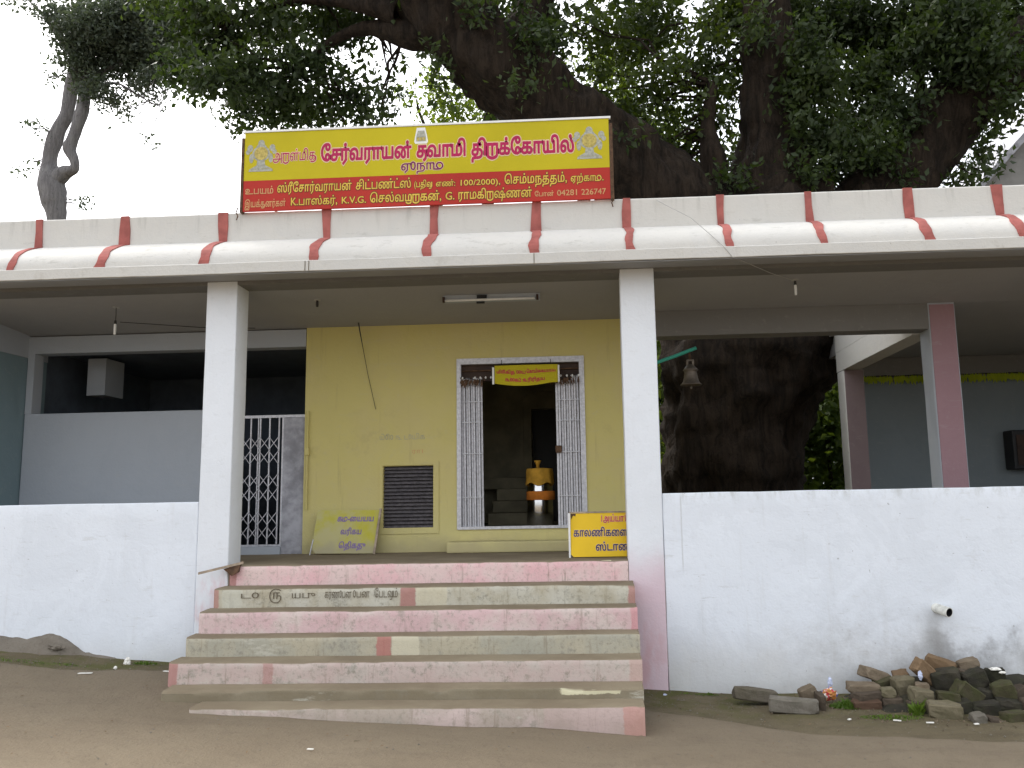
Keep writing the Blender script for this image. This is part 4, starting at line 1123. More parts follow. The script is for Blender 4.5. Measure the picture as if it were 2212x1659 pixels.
# pendant bulb holders and loose wires
def pendant(x, y, drop, body, lbl, mat, name='lamp_holder'):
    zt = ceil_z(y)
    p = thing(name, (x, y, zt), lbl, 'lamp holder')
    MB().lathe([(.001, zt - .006), (.035, zt - .006), (.035, zt + .004)], x, y, 14).build('ceiling_rose', M['greywire'], p)
    if drop > .02: MB().tube([(x, y, zt), (x + .003, y, zt - drop * .5), (x, y, zt - drop)], .0035, 5).build('cord', M['wire'], p)
    MB().lathe([(.010, zt - drop + .03), (.014, zt - drop), (.013, zt - drop - .01)], x, y, 10).build('holder', M['wire'], p)
    MB().lathe([(.013, zt - drop - .01), (.014, zt - drop - body * .5), (.012, zt - drop - body), (.001, zt - drop - body - .003)], x, y, 12).build('bulb', mat, p, True)
pendant(-4.95, .62, .17, .12, 'slim white bulb hanging on a black cord in the left bay', M['white'])
pendant(-2.80, .59, .02, .05, 'short black empty bulb holder on the ceiling near the yellow wall', M['wire'])
pendant(2.026, .43, .04, .11, 'slim white bulb on the ceiling of the right bay with a cable running to it', M['white'])
tag(MB().tube([(.66, -.02, 4.48), (.95, -.24, 4.22), (1.22, -.356, 3.90), (1.29, -.356, 3.80), (1.45, -.2, 3.785), (1.72, .1, 3.765), (2.026, .43, 3.765)], .003, 6).build('cable', M['greywire']),
    'thin grey cable sagging from the roof edge to the right bay bulb', 'cable')
tag(MB().tube([(-4.9, .62, 3.60), (-4.2, 1.0, 3.60), (-3.7, 1.2, 3.62)], .004, 5).build('cable', M['wire']), 'thin black cable strung from the left bay bulb towards the left column', 'cable')
tag(MB().tube([(-2.60, 1.40, 3.69), (-2.595, 1.44, 3.60), (-2.57, 1.50, 3.40), (-2.52, 1.52, 3.12), (-2.47, 1.53, 2.90), (-2.43, 1.535, 2.72)], [.008, .008, .004, .003, .003, .003], 6).build('hanging_wire', M['wire']),
    'loose dark wire dangling from the ceiling in front of the yellow wall', 'wire')
# drain pipe
DP = thing('drain_pipe', (3.0, 0, .66), 'short white plastic drain pipe sticking out of the right wall above the brick pile', 'pipe')
a, b = Vector((2.95, .05, .685)), Vector((3.03, -.11, .655))
MB().tube([a, b], .043, 24, False).build('pipe', M['pvc'], DP, True)
MB().tube([b, a], .036, 24, False).build('bore', M['black'], DP, True)
ax = (b - a).normalized(); o1 = ax.orthogonal().normalized(); o2 = ax.cross(o1)
vs = [b + (o1 * math.cos(t) + o2 * math.sin(t)) * r for r in (.036, .043) for t in [2 * PI * k / 24 for k in range(24)]]
MB().add(vs, [(k, (k + 1) % 24, 24 + (k + 1) % 24, 24 + k) for k in range(24)]).build('rim', M['pvc'], DP)
# bell on its bracket
BL = thing('temple_bell', (1.13, 1.75, 3.0), 'dull bronze bell with a flared mouth hanging from the green pipe in the right bay', 'bell')
bx, by = 1.125, 1.72
MB().lathe([(.001, 3.165), (.03, 3.165), (.045, 3.15), (.075, 3.115), (.088, 3.10), (.075, 3.092), (.070, 3.07), (.078, 3.02), (.090, 2.97), (.108, 2.945), (.122, 2.935), (.118, 2.928), (.095, 2.94), (.06, 3.06), (.001, 3.10)], bx, by, 32).build('body', M['bronze'], BL, True)
for s in (-1, 1):
    MB().box(bx + s * .032 - .011, bx + s * .032 + .011, by - .014, by + .014, 3.15, 3.215).build('yoke', M['bronze'], BL, bevel=.004)
MB().box(bx - .043, bx + .043, by - .014, by + .014, 3.205, 3.222).build('yoke', M['bronze'], BL, bevel=.004)
MB().tube([(bx, by, 3.22), (bx - .005, by, 3.30)], .012, 8).build('hook', M['rust'], BL)
MB().lathe([(.001, 2.925), (.012, 2.91), (.014, 2.90), (.008, 2.888), (.001, 2.885)], bx, by, 12).build('clapper', M['bronze'], BL, True)
tag(MB().tube([(.45, 1.72, 3.11), (.75, 1.72, 3.20), (.95, 1.72, 3.265), (1.20, 1.72, 3.355)], .020, 12).build('green_pipe', M['greenpipe']), 'sloping green painted pipe that carries the bell behind the right column', 'pipe')

# ================================================================== WING AT THE BACK RIGHT
W = thing('side_pavilion', (5.5, 3.5, 0), 'open pavilion behind the right bay with purple corner pillar and blue grey rear wall', 'building')
MB().box(3.55, 3.80, 1.565, 4.42, 3.41, 3.695).build('side_beam', M['roofwhite'], W)
MB().box(3.545, 3.70, 1.9, 4.42, 3.985, 4.06).build('roof_edge', M['roofwhite'], W)
MB().box(3.548, 3.60, 1.57, 4.42, 3.697, 3.983).build('roof_fascia', M['roofwhite'], W)
rough_box(3.552, 3.83, 4.12, 4.42, 0.0, 3.405, 0.004, .2, 31).build('corner_pillar', M['roofwhite'], W, True)
MB().box(3.565, 3.822, 4.108, 4.118, 0.0, 3.40).build('pillar_face', M['purplepaint'], W)
MB().box(4.0, X1, 4.95, 5.15, 3.42, 3.695).build('rear_beam', M['shadebeam'], W)
MB().box(4.02, X1, 5.0, 5.12, 0.0, 3.415).build('rear_wall', M['bluegrey'], W)
MB().box(X1 - .15, X1, 1.3, 5.0, 0, 3.69).build('end_wall', M['bluegrey'], W)
MB().box(3.45, X1, .3, 5.0, .3, 1.12).build('floor', M['step5'], W)
GA = thing('leaf_garland', (5.4, 4.9, 3.38), 'yellow green mango leaf garland strung along the top of the pavilion rear wall', 'garland')
MB().tube([(3.86 + k * .11, 4.92, 3.425 - .012 * abs(math.sin(k * .7))) for k in range(40)], .005, 5).build('string', M['wire'], GA)
m = MB()
for k in range(420):
    x = 3.86 + 4.4 * random.random()
    z = 3.425 - random.random() * .02
    l = random.uniform(.09, .15); a = random.uniform(-.35, .35); w_ = random.uniform(.013, .022); y = 4.90 + random.uniform(-.02, .02)
    m.add([(x, y, z), (x + w_ + a * l * .4, y - .012, z - l * .45), (x + a * l, y, z - l), (x - w_ + a * l * .4, y + .01, z - l * .45)], [(0, 1, 2, 3)])
m.build('leaves', M['garland'], GA, kind='stuff')
CB = thing('wall_cabinet', (6.4, 4.95, 2.0), 'dark cabinet with a lighter side edge fixed to the pavilion rear wall', 'cabinet')
MB().box(6.08, 6.95, 4.72, 4.995, 1.98, 2.55).build('case', M['black'], CB, bevel=.02)
MB().box(6.13, 6.24, 4.705, 4.719, 2.04, 2.48).build('side_trim', M['darkwood'], CB, bevel=.004)
# grey gable seen over the roof at the far right
GB = thing('gabled_house', (14, 13, 0), 'grey plastered gable of a house rising behind the roof at the far right', 'building')
MB().add([(8.3, 12, 0), (19, 12, 0), (19, 12, 9.0), (13.6, 12, 13.2), (8.3, 12, 7.65), (8.3, 18, 0), (19, 18, 0), (19, 18, 9.0), (13.6, 18, 13.2), (8.3, 18, 7.65)],
         [(0, 1, 2, 3, 4), (9, 8, 7, 6, 5), (0, 4, 9, 5), (4, 3, 8, 9), (3, 2, 7, 8), (2, 1, 6, 7), (0, 5, 6, 1)]).build('wall', M['gableplaster'], GB)
MB().add([(8.1, 11.8, 7.42), (13.6, 11.8, 13.18), (13.6, 11.8, 13.36), (8.0, 11.8, 7.55), (8.1, 18.2, 7.42), (13.6, 18.2, 13.18), (13.6, 18.2, 13.36), (8.0, 18.2, 7.55)],
         [(0, 1, 2, 3), (7, 6, 5, 4), (3, 2, 6, 7), (0, 4, 5, 1), (0, 3, 7, 4), (1, 5, 6, 2)]).build('roof', M['graypanel'], GB)

# ================================================================== BRICK PILE AND LITTER
heap = []
hx = list(np.arange(1.75, 4.6, .08)); hy = list(np.arange(-1.1, .02, .07))
vs, fs = [], []
for y in hy:
    for x in hx:
        e = max(0, min(1, (x - 2.0) / .5)) * max(0, min(1, (y + 0.85) / .6))
        vs.append((x, y, -0.075 + .20 * e + .04 * noise.noise(Vector((x * 5, y * 5, 0)))))
for j in range(len(hy) - 1):
    for i in range(len(hx) - 1):
        fs.append((j * len(hx) + i, j * len(hx) + i + 1, (j + 1) * len(hx) + i + 1, (j + 1) * len(hx) + i))
sh = link('soot_heap', vs, fs, BR['k'], None, True, 'structure')
BRICKS = [(1.292,-0.341,0.043,0.350,0.099,-8,'g'),
 (1.541,-0.651,0.028,0.381,0.106,-3,'h'),
 (1.715,-0.419,0.069,0.131,0.102,20,'t'),
 (1.780,-0.542,0.027,0.059,0.129,0,'d'),
 (2.332,-0.186,0.164,0.222,0.092,-18,'t'),
 (2.186,-0.341,0.092,0.248,0.075,0,'t'),
 (2.172,-0.465,0.050,0.220,0.071,0,'d'),
 (2.143,-0.527,-0.002,0.224,0.085,1,'r'),
 (2.392,-0.248,0.098,0.159,0.098,10,'m'),
 (2.344,-0.465,0.079,0.113,0.074,3,'o'),
 (2.360,-0.465,-0.011,0.166,0.119,0,'d'),
 (2.554,-0.186,0.145,0.123,0.086,10,'b'),
 (2.505,-0.372,0.091,0.168,0.192,5,'o'),
 (2.710,-0.310,0.208,0.230,0.121,-40,'b'),
 (2.874,-0.217,0.244,0.233,0.111,-20,'b'),
 (2.622,-0.465,0.122,0.107,0.059,0,'t'),
 (2.571,-0.558,0.074,0.152,0.111,-3,'o'),
 (2.531,-0.620,-0.006,0.174,0.099,0,'d'),
 (2.761,-0.620,0.076,0.163,0.070,-4,'m'),
 (2.666,-0.775,0.010,0.238,0.119,0,'o'),
 (2.861,-0.341,0.147,0.229,0.169,12,'k'),
 (3.113,-0.186,0.236,0.185,0.086,10,'t'),
 (3.074,-0.388,0.156,0.180,0.156,20,'k'),
 (3.282,-0.310,0.176,0.146,0.109,5,'k'),
 (2.938,-0.558,0.087,0.211,0.129,-35,'m'),
 (3.233,-0.527,0.099,0.165,0.141,15,'m'),
 (3.113,-0.496,0.040,0.177,0.130,-10,'k'),
 (2.848,-0.930,-0.015,0.100,0.094,4,'h'),
 (3.013,-0.682,0.001,0.207,0.104,5,'k'),
 (3.378,-0.465,0.063,0.142,0.107,20,'d'),
 (3.208,-0.651,0.013,0.173,0.092,-5,'k'),
 (3.151,-0.868,-0.020,0.202,0.090,2,'m'),
 (2.966,-0.899,-0.046,0.089,0.074,-8,'d'),
 (2.843,-0.666,0.019,0.127,0.092,8,'k'),
 (3.386,-0.698,0.033,0.195,0.103,6,'d'),
 (3.270,-0.853,-0.029,0.168,0.090,-4,'o'),
 (3.521,-0.465,0.083,0.166,0.107,-12,'k'),
 (3.031,-0.310,0.162,0.146,0.109,-15,'d')]
BLAB = ['long weathered slab lying against the foot of the wall, left of the wrapper', 'long grey slab lying in front of the weathered slab', 'tan wedge of stone standing behind the grey slab', 'narrow dark brown brick end beside the crumpled wrapper',
 'tan brick tilted down to the right on the left shoulder of the pile', 'flat tan brick topping the left column of the pile', 'dark brown brick, middle one of the left column', 'red brown brick, bottom one of the left column',
 'mossy brick wedged under the tilted tan brick', 'small olive brick sitting over a dark brick, second column', 'dark brown brick at the base of the second column', 'short orange brown brick leaning behind the tall olive block',
 'tall olive block standing upright in the left middle of the pile', 'orange brown brick leaning steeply to the right near the top', 'orange brown brick lying tilted at the very top of the pile', 'small flat tan brick above the olive block with a square face',
 'square-faced olive brick in the middle of the pile', 'dark brown brick under the square-faced olive brick', 'mossy flat brick right of the square-faced olive brick', 'large olive block in the front row, middle of the pile',
 'big sooty block below the topmost orange brown brick', 'tan brick on top of the pile close to the sooty wall', 'sooty block tilted at the right of the pile top', 'sooty brick with white scraps at the right shoulder of the pile',
 'mossy brick leaning steeply to the right in the sooty middle', 'mossy brick tilted at the right of the pile', 'sooty brick buried under the right shoulder', 'small light grey block lying in front of the pile',
 'sooty brick low down behind the light grey block', 'dark brown brick tilted at the far right of the pile', 'sooty brick low at the right of the pile', 'mossy brick lying flat at the right front corner',
 'small dark brown brick beside the light grey block', 'sooty brick next to the large olive block', 'dark brown brick lying at the far right behind the front row', 'olive brick, rightmost of the front row',
 'sooty brick leaning on the wall at the far right', 'dark brown brick under the orange brown bricks near the top']
for i, (x, y, z, w_, h_, rot, kd) in enumerate(BRICKS):
    random.seed(100 + i)
    d = random.uniform(.10, .16) if i > 1 else .12
    bm = bmesh.new()
    bmesh.ops.create_cube(bm, size=1)
    for v in bm.verts:
        v.co = Vector((v.co.x * w_, v.co.y * d, v.co.z * h_))
    bmesh.ops.bevel(bm, geom=list(bm.edges), offset=min(w_, h_) * .09, segments=1, affect='EDGES')
    bmesh.ops.subdivide_edges(bm, edges=[e for e in bm.edges if e.calc_length() > .03], cuts=2, use_grid_fill=True)
    for v in bm.verts:
        v.co += noise.noise_vector(v.co * 16 + Vector((i * 3.3, 0, 0))) * (.011 if i > 1 else .007) + noise.noise_vector(v.co * 45) * .005
        k_ = abs(v.co.x) / w_ + abs(v.co.y) / d + abs(v.co.z) / h_          # corners knocked off here and there
        ch = noise.noise(Vector((v.co.x * 9 + i, v.co.y * 9, v.co.z * 9)))
        if k_ > 1.15 and ch > .12: v.co *= 1 - .35 * min(.4, ch)
    me = bpy.data.meshes.new('stone')
    bm.to_mesh(me); bm.free()
    me.materials.append(BR[kd])
    nm = 'stone_slab' if kd in 'gh' and i < 2 else 'brick'
    o = bpy.data.objects.new(nm, me)
    COL.objects.link(o)
    o.location = (x, min(y, -d * .62), z)
    yaw = random.uniform(-22, 22) if i > 1 else (-9 if i else 4)
    o.rotation_euler = (rad(random.uniform(-5, 5)), rad(-rot), rad(yaw))
    tag(o, BLAB[i], 'slab' if nm == 'stone_slab' else 'brick', 'stones and bricks heaped at the foot of the right wall')
random.seed(5)

# crumpled plastic things
def crumple(c, r, mat, name, label, cat, seed, sq=(1, 1, 1)):
    bm = bmesh.new()
    bmesh.ops.create_icosphere(bm, subdivisions=3, radius=r)
    for v in bm.verts:
        q = noise.noise(v.co * (2.2 / r) + Vector((seed, 0, 0))) * .45 + noise.noise(v.co * (6 / r) + Vector((0, seed, 0))) * .25
        v.co = Vector((v.co.x * sq[0], v.co.y * sq[1], v.co.z * sq[2])) * (1 + q)
    me = bpy.data.meshes.new(name); bm.to_mesh(me); bm.free()
    me.materials.append(mat)
    o = bpy.data.objects.new(name, me); COL.objects.link(o); o.location = c
    return tag(o, label, cat)
n = NT('printed_wrapper')
f = n.noise(16, 3, 0.6); g = n.noise(23, 2, 0.5)
c = n.mix(n.step(f, .45, .5), (0.75, 0.72, 0.70), (0.50, 0.20, 0.05))
c = n.mix(n.step(g, .56, .58), c, (0.45, 0.03, 0.04))
c = n.mix(n.step(g, .36, .38, 1, 0), c, (0.14, 0.18, 0.45))
M['wrapper'] = n.done(c, 0.3, 0, 0.5)
M['film'] = plain('cloudy_plastic', (0.50, 0.55, 0.70), 0.25, 0, 0.5, .3, 30)
M['white_litter'] = plain('white_litter', (0.80, 0.78, 0.72), 0.6, 0, 0.3, .05)
crumple((1.90, -.36, .045), .05, M['wrapper'], 'crumpled_wrapper', 'crumpled orange and blue snack wrapper lying between the slabs and the bricks', 'wrapper', 1, (1.3, .8, .95))
crumple((1.93, -.30, .125), .022, M['film'], 'plastic_bag', 'twist of clear plastic sticking up behind the orange wrapper', 'plastic bag', 2, (.9, .5, 1.8))
crumple((.56, -.18, -.03), .035, M['film'], 'crushed_bottle', 'crushed bluish plastic cup at the foot of the pink column', 'cup', 3, (.8, .8, 1.3))
crumple((3.26, -.36, .235), .030, M['white_litter'], 'paper_scrap', 'white paper scrap lying on the sooty bricks', 'paper scrap', 4, (1.4, .8, .4))
crumple((3.30, -.40, .215), .020, M['white_litter'], 'paper_scrap', 'smaller white scrap just under the other on the sooty bricks', 'paper scrap', 9, (1.3, .8, .5))
crumple((2.63, -.42, .20), .018, M['film'], 'plastic_scrap', 'bluish plastic scrap stuck between the orange brown bricks', 'plastic scrap', 5, (1, .6, 2))
crumple((-4.20, -.16, terrain(-4.2, -.16) + .02), .030, M['white_litter'], 'paper_scrap', 'white paper scrap on the grass by the left wall', 'paper scrap', 6, (.9, .6, 1.3))
crumple((-4.18, -.38, terrain(-4.18, -.38) + .015), .014, M['white_litter'], 'white_pebble', 'small white pebble on the soil below the paper scrap', 'pebble', 7)
crumple((-4.90, -.10, .44), .05, M['mortar'], 'broken_plaster', 'pale lump of broken plaster stuck in the mortar band at the left', 'plaster lump', 8, (1.4, .5, .6))
def litter(x, y, l, w_, rot, label, name='litter_strip', cat='litter'):
    z = terrain(x, y) + .012
    c_, s_ = math.cos(rad(rot)), math.sin(rad(rot))
    m = MB()
    P = []
    for a, b in ((-l, -w_), (l, -w_ * .7), (l * 1.05, w_), (-l * .9, w_ * .8)):
        P.append((x + a * c_ - b * s_, y + a * s_ + b * c_))
    m.add([(p[0], p[1], z) for p in P] + [(p[0], p[1], z + .006) for p in P], [(0, 3, 2, 1), (4, 5, 6, 7), (0, 1, 5, 4), (1, 2, 6, 5), (2, 3, 7, 6), (3, 0, 4, 7)])
    tag(m.build(name, M['white_litter']), label, cat)
litter(-4.30, -.62, .055, .012, 3, 'thin pale stick lying on the soil before the left wall', 'pale_stick', 'stick')
litter(-3.70, -.42, .035, .010, -20, 'short pale stick on the soil just left of the steps', 'pale_stick', 'stick')
litter(2.25, -.92, .028, .008, -25, 'thin white strip of litter before the red brown brick')
litter(2.47, -.98, .028, .010, -5, 'white strip of litter before the middle of the brick pile')
litter(2.78, -1.05, .018, .012, 10, 'white paper chip before the large olive block')
litter(3.2, -1.18, .012, .012, 10, 'tiny white chip before the right end of the brick pile')
litter(1.9, -.9, .016, .010, 40, 'tiny white chip before the green tuft')
litter(-1.85, -2.15, .020, .008, -15, 'small cream scrap on the road before the middle of the steps')
litter(-1.80, -.99, .010, .008, 0, 'tiny white chip on a cream tread')
# sandy pebbles and crumbs over the ground
m = MB()
for k in range(5200):
    x = random.uniform(-7, 4.6)
    if random.random() < .55:
        x = random.uniform(-7, 4.6); y = -abs(random.gauss(0, .5)) - .04
    else:
        y = random.uniform(-3.0, -.3)
    if -3.5 < x < .36 and y > -1.46: continue
    r = random.uniform(.002, .007) * (1.8 if random.random() < .06 else 1)
    z = terrain(x, y) + .006
    a = random.random() * 3
    V = [(x + r * math.cos(a + t), y + r * math.sin(a + t), z) for t in (0, 1.6, 3.1, 4.7)] + [(x, y, z + r * .9)]
    m.add(V, [(0, 1, 4), (1, 2, 4), (2, 3, 4), (3, 0, 4)])
m.build('gravel', BR['h'], kind='stuff')
m = MB()
for k in range(260):                                    # dry leaves blown over the yard
    x = random.uniform(-7, 4.6); y = random.choice([-abs(random.gauss(0, .35)) - .05, random.uniform(-3, -.3)])
    if -3.5 < x < .36 and y > -1.46: continue
    l = random.uniform(.012, .035); a = random.random() * 6.28; z = terrain(x, y) + .014
    c_, s_ = math.cos(a), math.sin(a)
    m.add([(x, y, z), (x + l * c_ * .5 - l * s_ * .22, y + l * s_ * .5 + l * c_ * .22, z + .006), (x + l * c_, y + l * s_, z + random.uniform(0, .010)), (x + l * c_ * .5 + l * s_ * .22, y + l * s_ * .5 - l * c_ * .22, z + .006)], [(0, 1, 2), (0, 2, 3)])
m.build('dry_leaves', BR['b'], kind='stuff')
m = MB()
for k in range(900):                                    # chips of brick and mortar round the pile
    x = random.gauss(2.75, .55); y = -abs(random.gauss(.45, .32)) - .03
    if x > 4.3: continue
    r = random.uniform(.004, .016); z = terrain(x, y) + r * .4 + (.06 if y > -.5 and x > 2.2 else 0)
    V = [(x + random.uniform(-r, r), y + random.uniform(-r, r), z + random.uniform(-r, r)) for _ in range(4)]
    m.add(V, [(0, 1, 2), (0, 2, 3), (0, 3, 1), (1, 3, 2)])
m.build('brick_chips', BR['t'], kind='stuff')
# dirt and crumbled plaster along the buried left end of the lowest step
def tuft(cx, cy, rx, ry, n_, h, name, label=None):
    m = MB()
    for k in range(n_):
        t = random.random() * 2 * PI; q = math.sqrt(random.random())
        x = cx + rx * q * math.cos(t); y = cy + ry * q * math.sin(t)
        z = terrain(x, y) + .004
        a = random.random() * 2 * PI; hh = h * random.uniform(.4, 1.2) * (1.2 - q); l = random.uniform(.2, 1.0) * hh; w_ = random.uniform(.002, .005)
        dx, dy = math.cos(a), math.sin(a)
        m.add([(x - dy * w_, y + dx * w_, z), (x + dy * w_, y - dx * w_, z), (x + dx * l * .5 + dy * w_, y + dy * l * .5 - dx * w_, z + hh * .7), (x + dx * l, y + dy * l, z + hh)], [(0, 1, 2, 3)])
    return m.build(name, M['moss'], kind='stuff')
tuft(2.02, -.50, .16, .10, 900, .06, 'grass')
tuft(2.47, -.72, .05, .06, 350, .10, 'grass')
tuft(2.25, -.82, .25, .07, 500, .025, 'grass')
tuft(-4.05, -.13, .12, .05, 220, .028, 'grass')
tuft(-5.1, -.38, .40, .07, 260, .016, 'grass')
tuft(-4.6, -.36, .22, .05, 110, .014, 'grass')
tuft(.85, -.10, .25, .035, 110, .016, 'grass')
tuft(.95, -.08, .08, .03, 90, .022, 'grass')

# ================================================================== TREES
def catmull(P, n=6):
    out = []
    for i in range(len(P) - 1):
        p0, p1, p2, p3 = P[max(i - 1, 0)], P[i], P[i + 1], P[min(i + 2, len(P) - 1)]
        for k in range(n):
            t = k / n
            out.append(tuple(0.5 * (2 * p1[j] + (p2[j] - p0[j]) * t + (2 * p0[j] - 5 * p1[j] + 4 * p2[j] - p3[j]) * t * t + (3 * p1[j] - p0[j] - 3 * p2[j] + p3[j]) * t ** 3) for j in range(4)))
    out.append(tuple(P[-1]))
    return out
def limb(P, name, mat, parent, seg=14, flute=0.0, rough=0.06, n=6):
    Q = catmull(P, n)
    vs, fs = [], []
    ua = None
    for i, (x, y, z, r) in enumerate(Q):
        a, b = Q[max(i - 1, 0)], Q[min(i + 1, len(Q) - 1)]
        d = Vector((b[0] - a[0], b[1] - a[1], b[2] - a[2])).normalized()
        u = (Vector((1, 0, 0)) - d * d.x).normalized() if ua is None else (ua - d * ua.dot(d)).normalized()
        ua = u
        w_ = d.cross(u)
        for k in range(seg):
            t = 2 * PI * k / seg
            fl_ = flute * (math.sin(5 * t + z * .6) * .5 + math.sin(9 * t - z * .9) * .3 + math.sin(13 * t + z * .4) * .3)
            p = Vector((x, y, z)) + (u * math.cos(t) + w_ * math.sin(t)) * r
            q = noise.noise(p * 1.7) * rough * 1.3 + noise.noise(p * 6) * rough * .6
            rr = max(.003, r) * (1 + fl_ + q * min(1.6, .25 / max(r, .05) + .8))
            vs.append(tuple(Vector((x, y, z)) + (u * math.cos(t) + w_ * math.sin(t)) * rr))
    for i in range(len(Q) - 1):
        for k in range(seg):
            fs.append((i * seg + k, i * seg + (k + 1) % seg, (i + 1) * seg + (k + 1) % seg, (i + 1) * seg + k))
    fs.append(tuple((len(Q) - 1) * seg + k for k in range(seg)))
    return link(name, vs, fs, mat, parent, True)
def leaves(clumps, size, dens, name, mat, parent, deep=1.0, tw=.13, droop=.5, kind='stuff'):
    """leaf blades gathered on small twigs all through each clump's volume"""
    allv = []
    for (x, y, z, rx, rz, w_) in clumps:
        n_ = int(dens * w_ * rx * rz)
        per = 16
        nt = max(2, n_ // per)
        g = rng.normal(size=(nt, 3))
        g /= np.linalg.norm(g, axis=1)[:, None]
        g *= (rng.random(nt) ** (1 / 2.4))[:, None]
        tc = np.array([x, y, z]) + g * np.array([rx * 1.08, max(rx, rz) * deep, rz * 1.08])
        c = np.repeat(tc, per, 0) + rng.normal(size=(nt * per, 3)) * np.array([tw, tw, tw * .7])
        N = len(c)
        d = rng.normal(size=(N, 3)); d[:, 2] -= droop
        d /= np.linalg.norm(d, axis=1)[:, None]
        s = np.cross(d, rng.normal(size=(N, 3)))
        s /= np.linalg.norm(s, axis=1)[:, None]
        nn = np.cross(d, s)
        L = size * rng.uniform(.45, 1.45, N)[:, None]
        Wd = L * rng.uniform(.20, .30, N)[:, None]
        v = np.stack([c, c + d * L * .45 + s * Wd + nn * Wd * .3, c + d * L, c + d * L * .45 - s * Wd + nn * Wd * .3], 1)
        allv.append(v)
    V = np.concatenate(allv).reshape(-1, 3)
    off = np.array(wloc(parent)) if parent else np.zeros(3)
    V = V - off
    n4 = len(V) // 4
    base = np.arange(n4)[:, None] * 4
    F = (base + np.array([[0, 1, 2, 0, 2, 3]])).reshape(-1)
    me = bpy.data.meshes.new(name)
    me.vertices.add(len(V)); me.vertices.foreach_set('co', V.astype(np.float32).ravel())
    me.loops.add(len(F)); me.loops.foreach_set('vertex_index', F.astype(np.int32))
    me.polygons.add(n4 * 2); me.polygons.foreach_set('loop_start', np.arange(0, n4 * 6, 3, dtype=np.int32))
    me.update(calc_edges=True)
    me.materials.append(mat)
    o = bpy.data.objects.new(name, me)
    COL.objects.link(o)
    if parent: o.parent = parent
    o['kind'] = kind
    return o
def twigs(clumps, src, name, mat, parent, per=2, r0=.02, seed=1):
    """thin branches from the limbs into the clumps"""
    random.seed(seed)
    S_ = [p for L_ in src for p in catmull(L_, 3)]
    m = MB()
    for (x, y, z, rx, rz, w_) in clumps:
        ds = sorted(S_, key=lambda p: (p[0] - x) ** 2 + (p[1] - y) ** 2 + (p[2] - z) ** 2 * 1.5)
        a = ds[0]
        for k in range(per):
            e = (x + random.uniform(-1, 1) * rx, y + random.uniform(-1, 1) * rx, z + random.uniform(-.9, .9) * rz)
            A = Vector(a[:3]); B = Vector(e)
            if (B - A).length > 3.5: A = B + (A - B).normalized() * 1.2
            L_ = (B - A).length
            mid = [A.lerp(B, t) + Vector((noise.noise(A * 3 + Vector((t * 4, k, 0))), noise.noise(B * 3 + Vector((0, t * 4, k))), noise.noise(A + B + Vector((k, 0, t * 4))))) * L_ * .16 * math.sin(PI * t) for t in (0, .2, .4, .6, .8, 1)]
            m.tube(mid, [min(a[3], r0) * (1 - .75 * t) for t in (0, .2, .4, .6, .8, 1)], 5)
    return m.build(name, mat, parent, kind='stuff')

T1 = thing('pale_tree', (-11.3, 9, 0), 'slender twisted pale-barked tree rising behind the roof at the left', 'tree')
limb([(-11.2, 9, -.2, .26)] + [(-11.22, 9.0, 3.0, .21)] + pale_trunk, 'trunk', M['palebark'], T1, 14, .04, .10)
for L_ in (pale_r, pale_l, pale_r2, pale_tw):
    limb(L_, 'limb', M['palebark'], T1, 10, .03, .10)
CL_pale = [(a, b, c, d, e, f * (2.2 if a > -10.7 and c > 11.2 else 1.2)) for a, b, c, d, e, f in CL_pale] + [(-10.2, 9.2, 11.5, .6, .35, 2.0), (-9.5, 9.0, 12.1, .6, .4, 2.0), (-8.6, 8.6, 12.3, .6, .4, 2.0), (-9.3, 9.2, 11.3, .5, .3, 1.2), (-10.9, 9.0, 11.2, .4, .4, 1.8), (-11.3, 9.1, 12.0, .4, .35, 1.6), (-9.9, 9.0, 12.7, .7, .35, 1.5), (-10.7, 9.1, 12.7, .6, .3, 1.2), (-9.0, 8.8, 11.7, .6, .4, 1.3), (-9.6, 9.0, 10.9, .45, .25, .7), (-8.6, 8.7, 11.2, .45, .3, .8), (-11.6, 9.0, 12.6, .5, .25, .9)]
leaves(CL_pale, .095, 4300, 'crown', M['paleleaf'], T1, 1.0, .10)
twigs(CL_pale, (pale_trunk, pale_l, pale_r2, pale_tw), 'twigs', M['palebark'], T1, 2, .018, 2)

T2 = thing('fig_tree', (2.1, 5.5, 0), 'giant dark fig tree behind the right bay, its limbs spreading over the roof', 'tree')
limb(fig_trunk, 'trunk', M['figbark'], T2, 64, .13, .15, 14)
for L_, sg in ((fig_b, 24), (fig_c, 28), (fig_a, 28), (fig_s, 12), (fig_c2, 10), (fig_c3, 12), (fig_a2, 14), (fig_a3, 16), (fig_a4, 10)):
    limb(L_, 'limb', M['figbark'], T2, sg * 2, .07, .14, 12)
leaves(CL_fig, .12, 5000, 'crown', M['figleaf'], T2, 1.1, .14)
leaves([c for c in CL_figR if c[0] >= 2.6], .12, 5200, 'crown', M['figleaf'], T2, 1.1, .14)
leaves([c for c in CL_figR if c[0] < 2.6], .12, 3400, 'crown', M['midleaf'], T2, 1.1, .14)
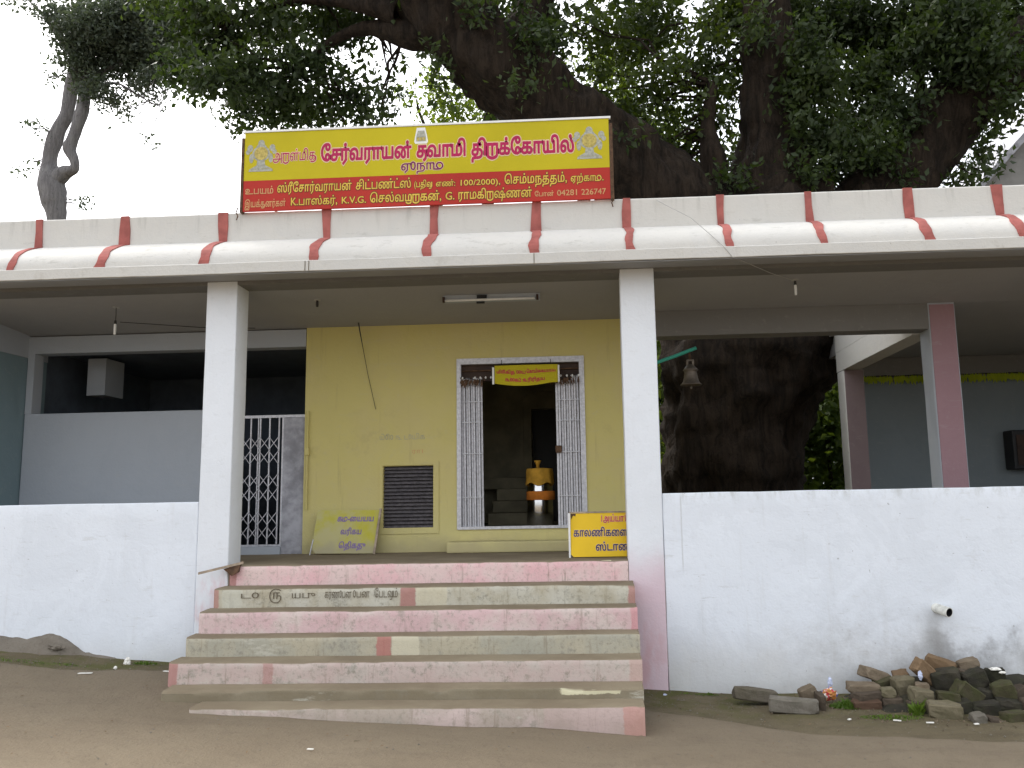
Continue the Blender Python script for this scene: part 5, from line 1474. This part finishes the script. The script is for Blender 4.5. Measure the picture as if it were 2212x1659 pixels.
# leafy shoots and hanging growth in front of the limbs
front = [(3.25, 4.5, 7.4, .22, .5, .8), (3.45, 4.4, 8.4, .3, .6, 1.0), (2.75, 4.5, 8.9, .25, .45, .6), (3.9, 4.5, 7.0, .35, .4, .8), (4.5, 4.7, 7.0, .4, .35, .7), (5.0, 4.8, 7.7, .4, .4, .7), (5.9, 4.7, 8.4, .5, .35, .8),
         (3.3, 4.5, 6.5, .35, .3, .6), (2.3, 4.3, 6.4, .3, .25, .5), (-1.5, 3.3, 8.6, .4, .2, .5), (-.7, 3.4, 8.2, .35, .35, .7), (-.9, 3.3, 7.4, .25, .2, .4), (-1.9, 3.2, 9.1, .4, .2, .5), (-1.05, 3.3, 8.9, .3, .3, .6), (.6, 3.9, 6.9, .3, .15, .4)]
leaves(front, .11, 5000, 'shoots', M['figleaf'], T2, .6, .12)
twigs(CL_fig, (fig_a, fig_a2, fig_a3, fig_a4), 'twigs', M['figbark'], T2, 2, .03, 3)
twigs(CL_figR, (fig_b, fig_c, fig_c2, fig_c3, fig_s), 'twigs', M['figbark'], T2, 2, .03, 4)
up = [(random.uniform(-7, 9), random.uniform(3.0, 9.5), random.uniform(11.0, 14.5), 1.1, .8, 1.0) for k in range(46)]
leaves(up, .26, 500, 'crown', M['figleaf'], T2, 1.0, .3)

T3 = thing('bright_tree', (-2.4, 12.5, 0), 'sunlit light green tree standing farther back behind the name board', 'tree')
limb([(-2.3, 12, -.2, .25), (-2.4, 12, 5, .19)] + bg_tr, 'trunk', M['figbark'], T3, 12)
limb([(-2.4, 12, 6.5, .15), (-3.3, 12.6, 8.2, .11)] + bg_tr2, 'limb', M['figbark'], T3, 8)
limb([(-2.4, 12, 6.0, .16), (-.6, 12.2, 8.5, .12), (1.2, 12.6, 10.5, .09), (1.0, 12.8, 12.6, .05)], 'limb', M['figbark'], T3, 8)
leaves(CL_bg, .14, 2600, 'crown', M['brightleaf'], T3, 1.0, .18)
# bushes filling the yard behind the trunk
def bush(x, y, h, rx, lbl, mat, dens=330, seed=0):
    b = thing('bush', (x, y, 0), lbl, 'bush', 'bushes in the yard behind the trunk')
    cl = []
    random.seed(seed)
    for k in range(9):
        cl.append((x + random.uniform(-rx, rx), y + random.uniform(-.8, .8), random.uniform(.4, h), rx * .55, h * .22, 1.0))
    leaves(cl, .15, dens * 10, 'foliage', mat, b, 1.0, .2)
    m = MB()
    for c in cl[:5]:
        m.tube([(x, y, -.1), ((x + c[0]) / 2, (y + c[1]) / 2, c[2] * .6), c[:3]], [.05, .035, .015], 6)
    m.build('stem', M['figbark'], b)
bush(.9, 8.5, 4.6, 1.2, 'dense bush behind the bell, left of the big trunk', M['brightleaf'], 300, 1)
bush(4.6, 8.6, 5.0, 1.3, 'bright green bush seen between the big trunk and the pavilion', M['brightleaf'], 330, 2)
bush(2.6, 10.5, 5.6, 2.2, 'tall dark bush directly behind the big trunk', M['figleaf'], 260, 3)
bush(6.8, 10.0, 4.5, 1.5, 'dark bush behind the pavilion wall', M['figleaf'], 200, 4)
bush(-1.8, 9.5, 4.5, 1.6, 'dark bush behind the yellow sanctum', M['figleaf'], 200, 5)

# added far wood, mostly hidden by the roof, to block low sky light
fw_ = []
random.seed(8)
for k in range(90):
    x = -46 + 96 * (k + .5) / 90 + random.uniform(-1, 1)
    fw_.append((x, random.uniform(26, 33), random.uniform(1.0, 9.5), 2.6, 2.2, 1.0))
    fw_.append((x, random.uniform(26, 33), random.uniform(1.0, 6), 2.6, 2.2, 1.0))
leaves(fw_, .55, 55, 'sky_block_wood', M['figleaf'], None, 1.0, .5)
bpy.data.objects.remove(_fo)
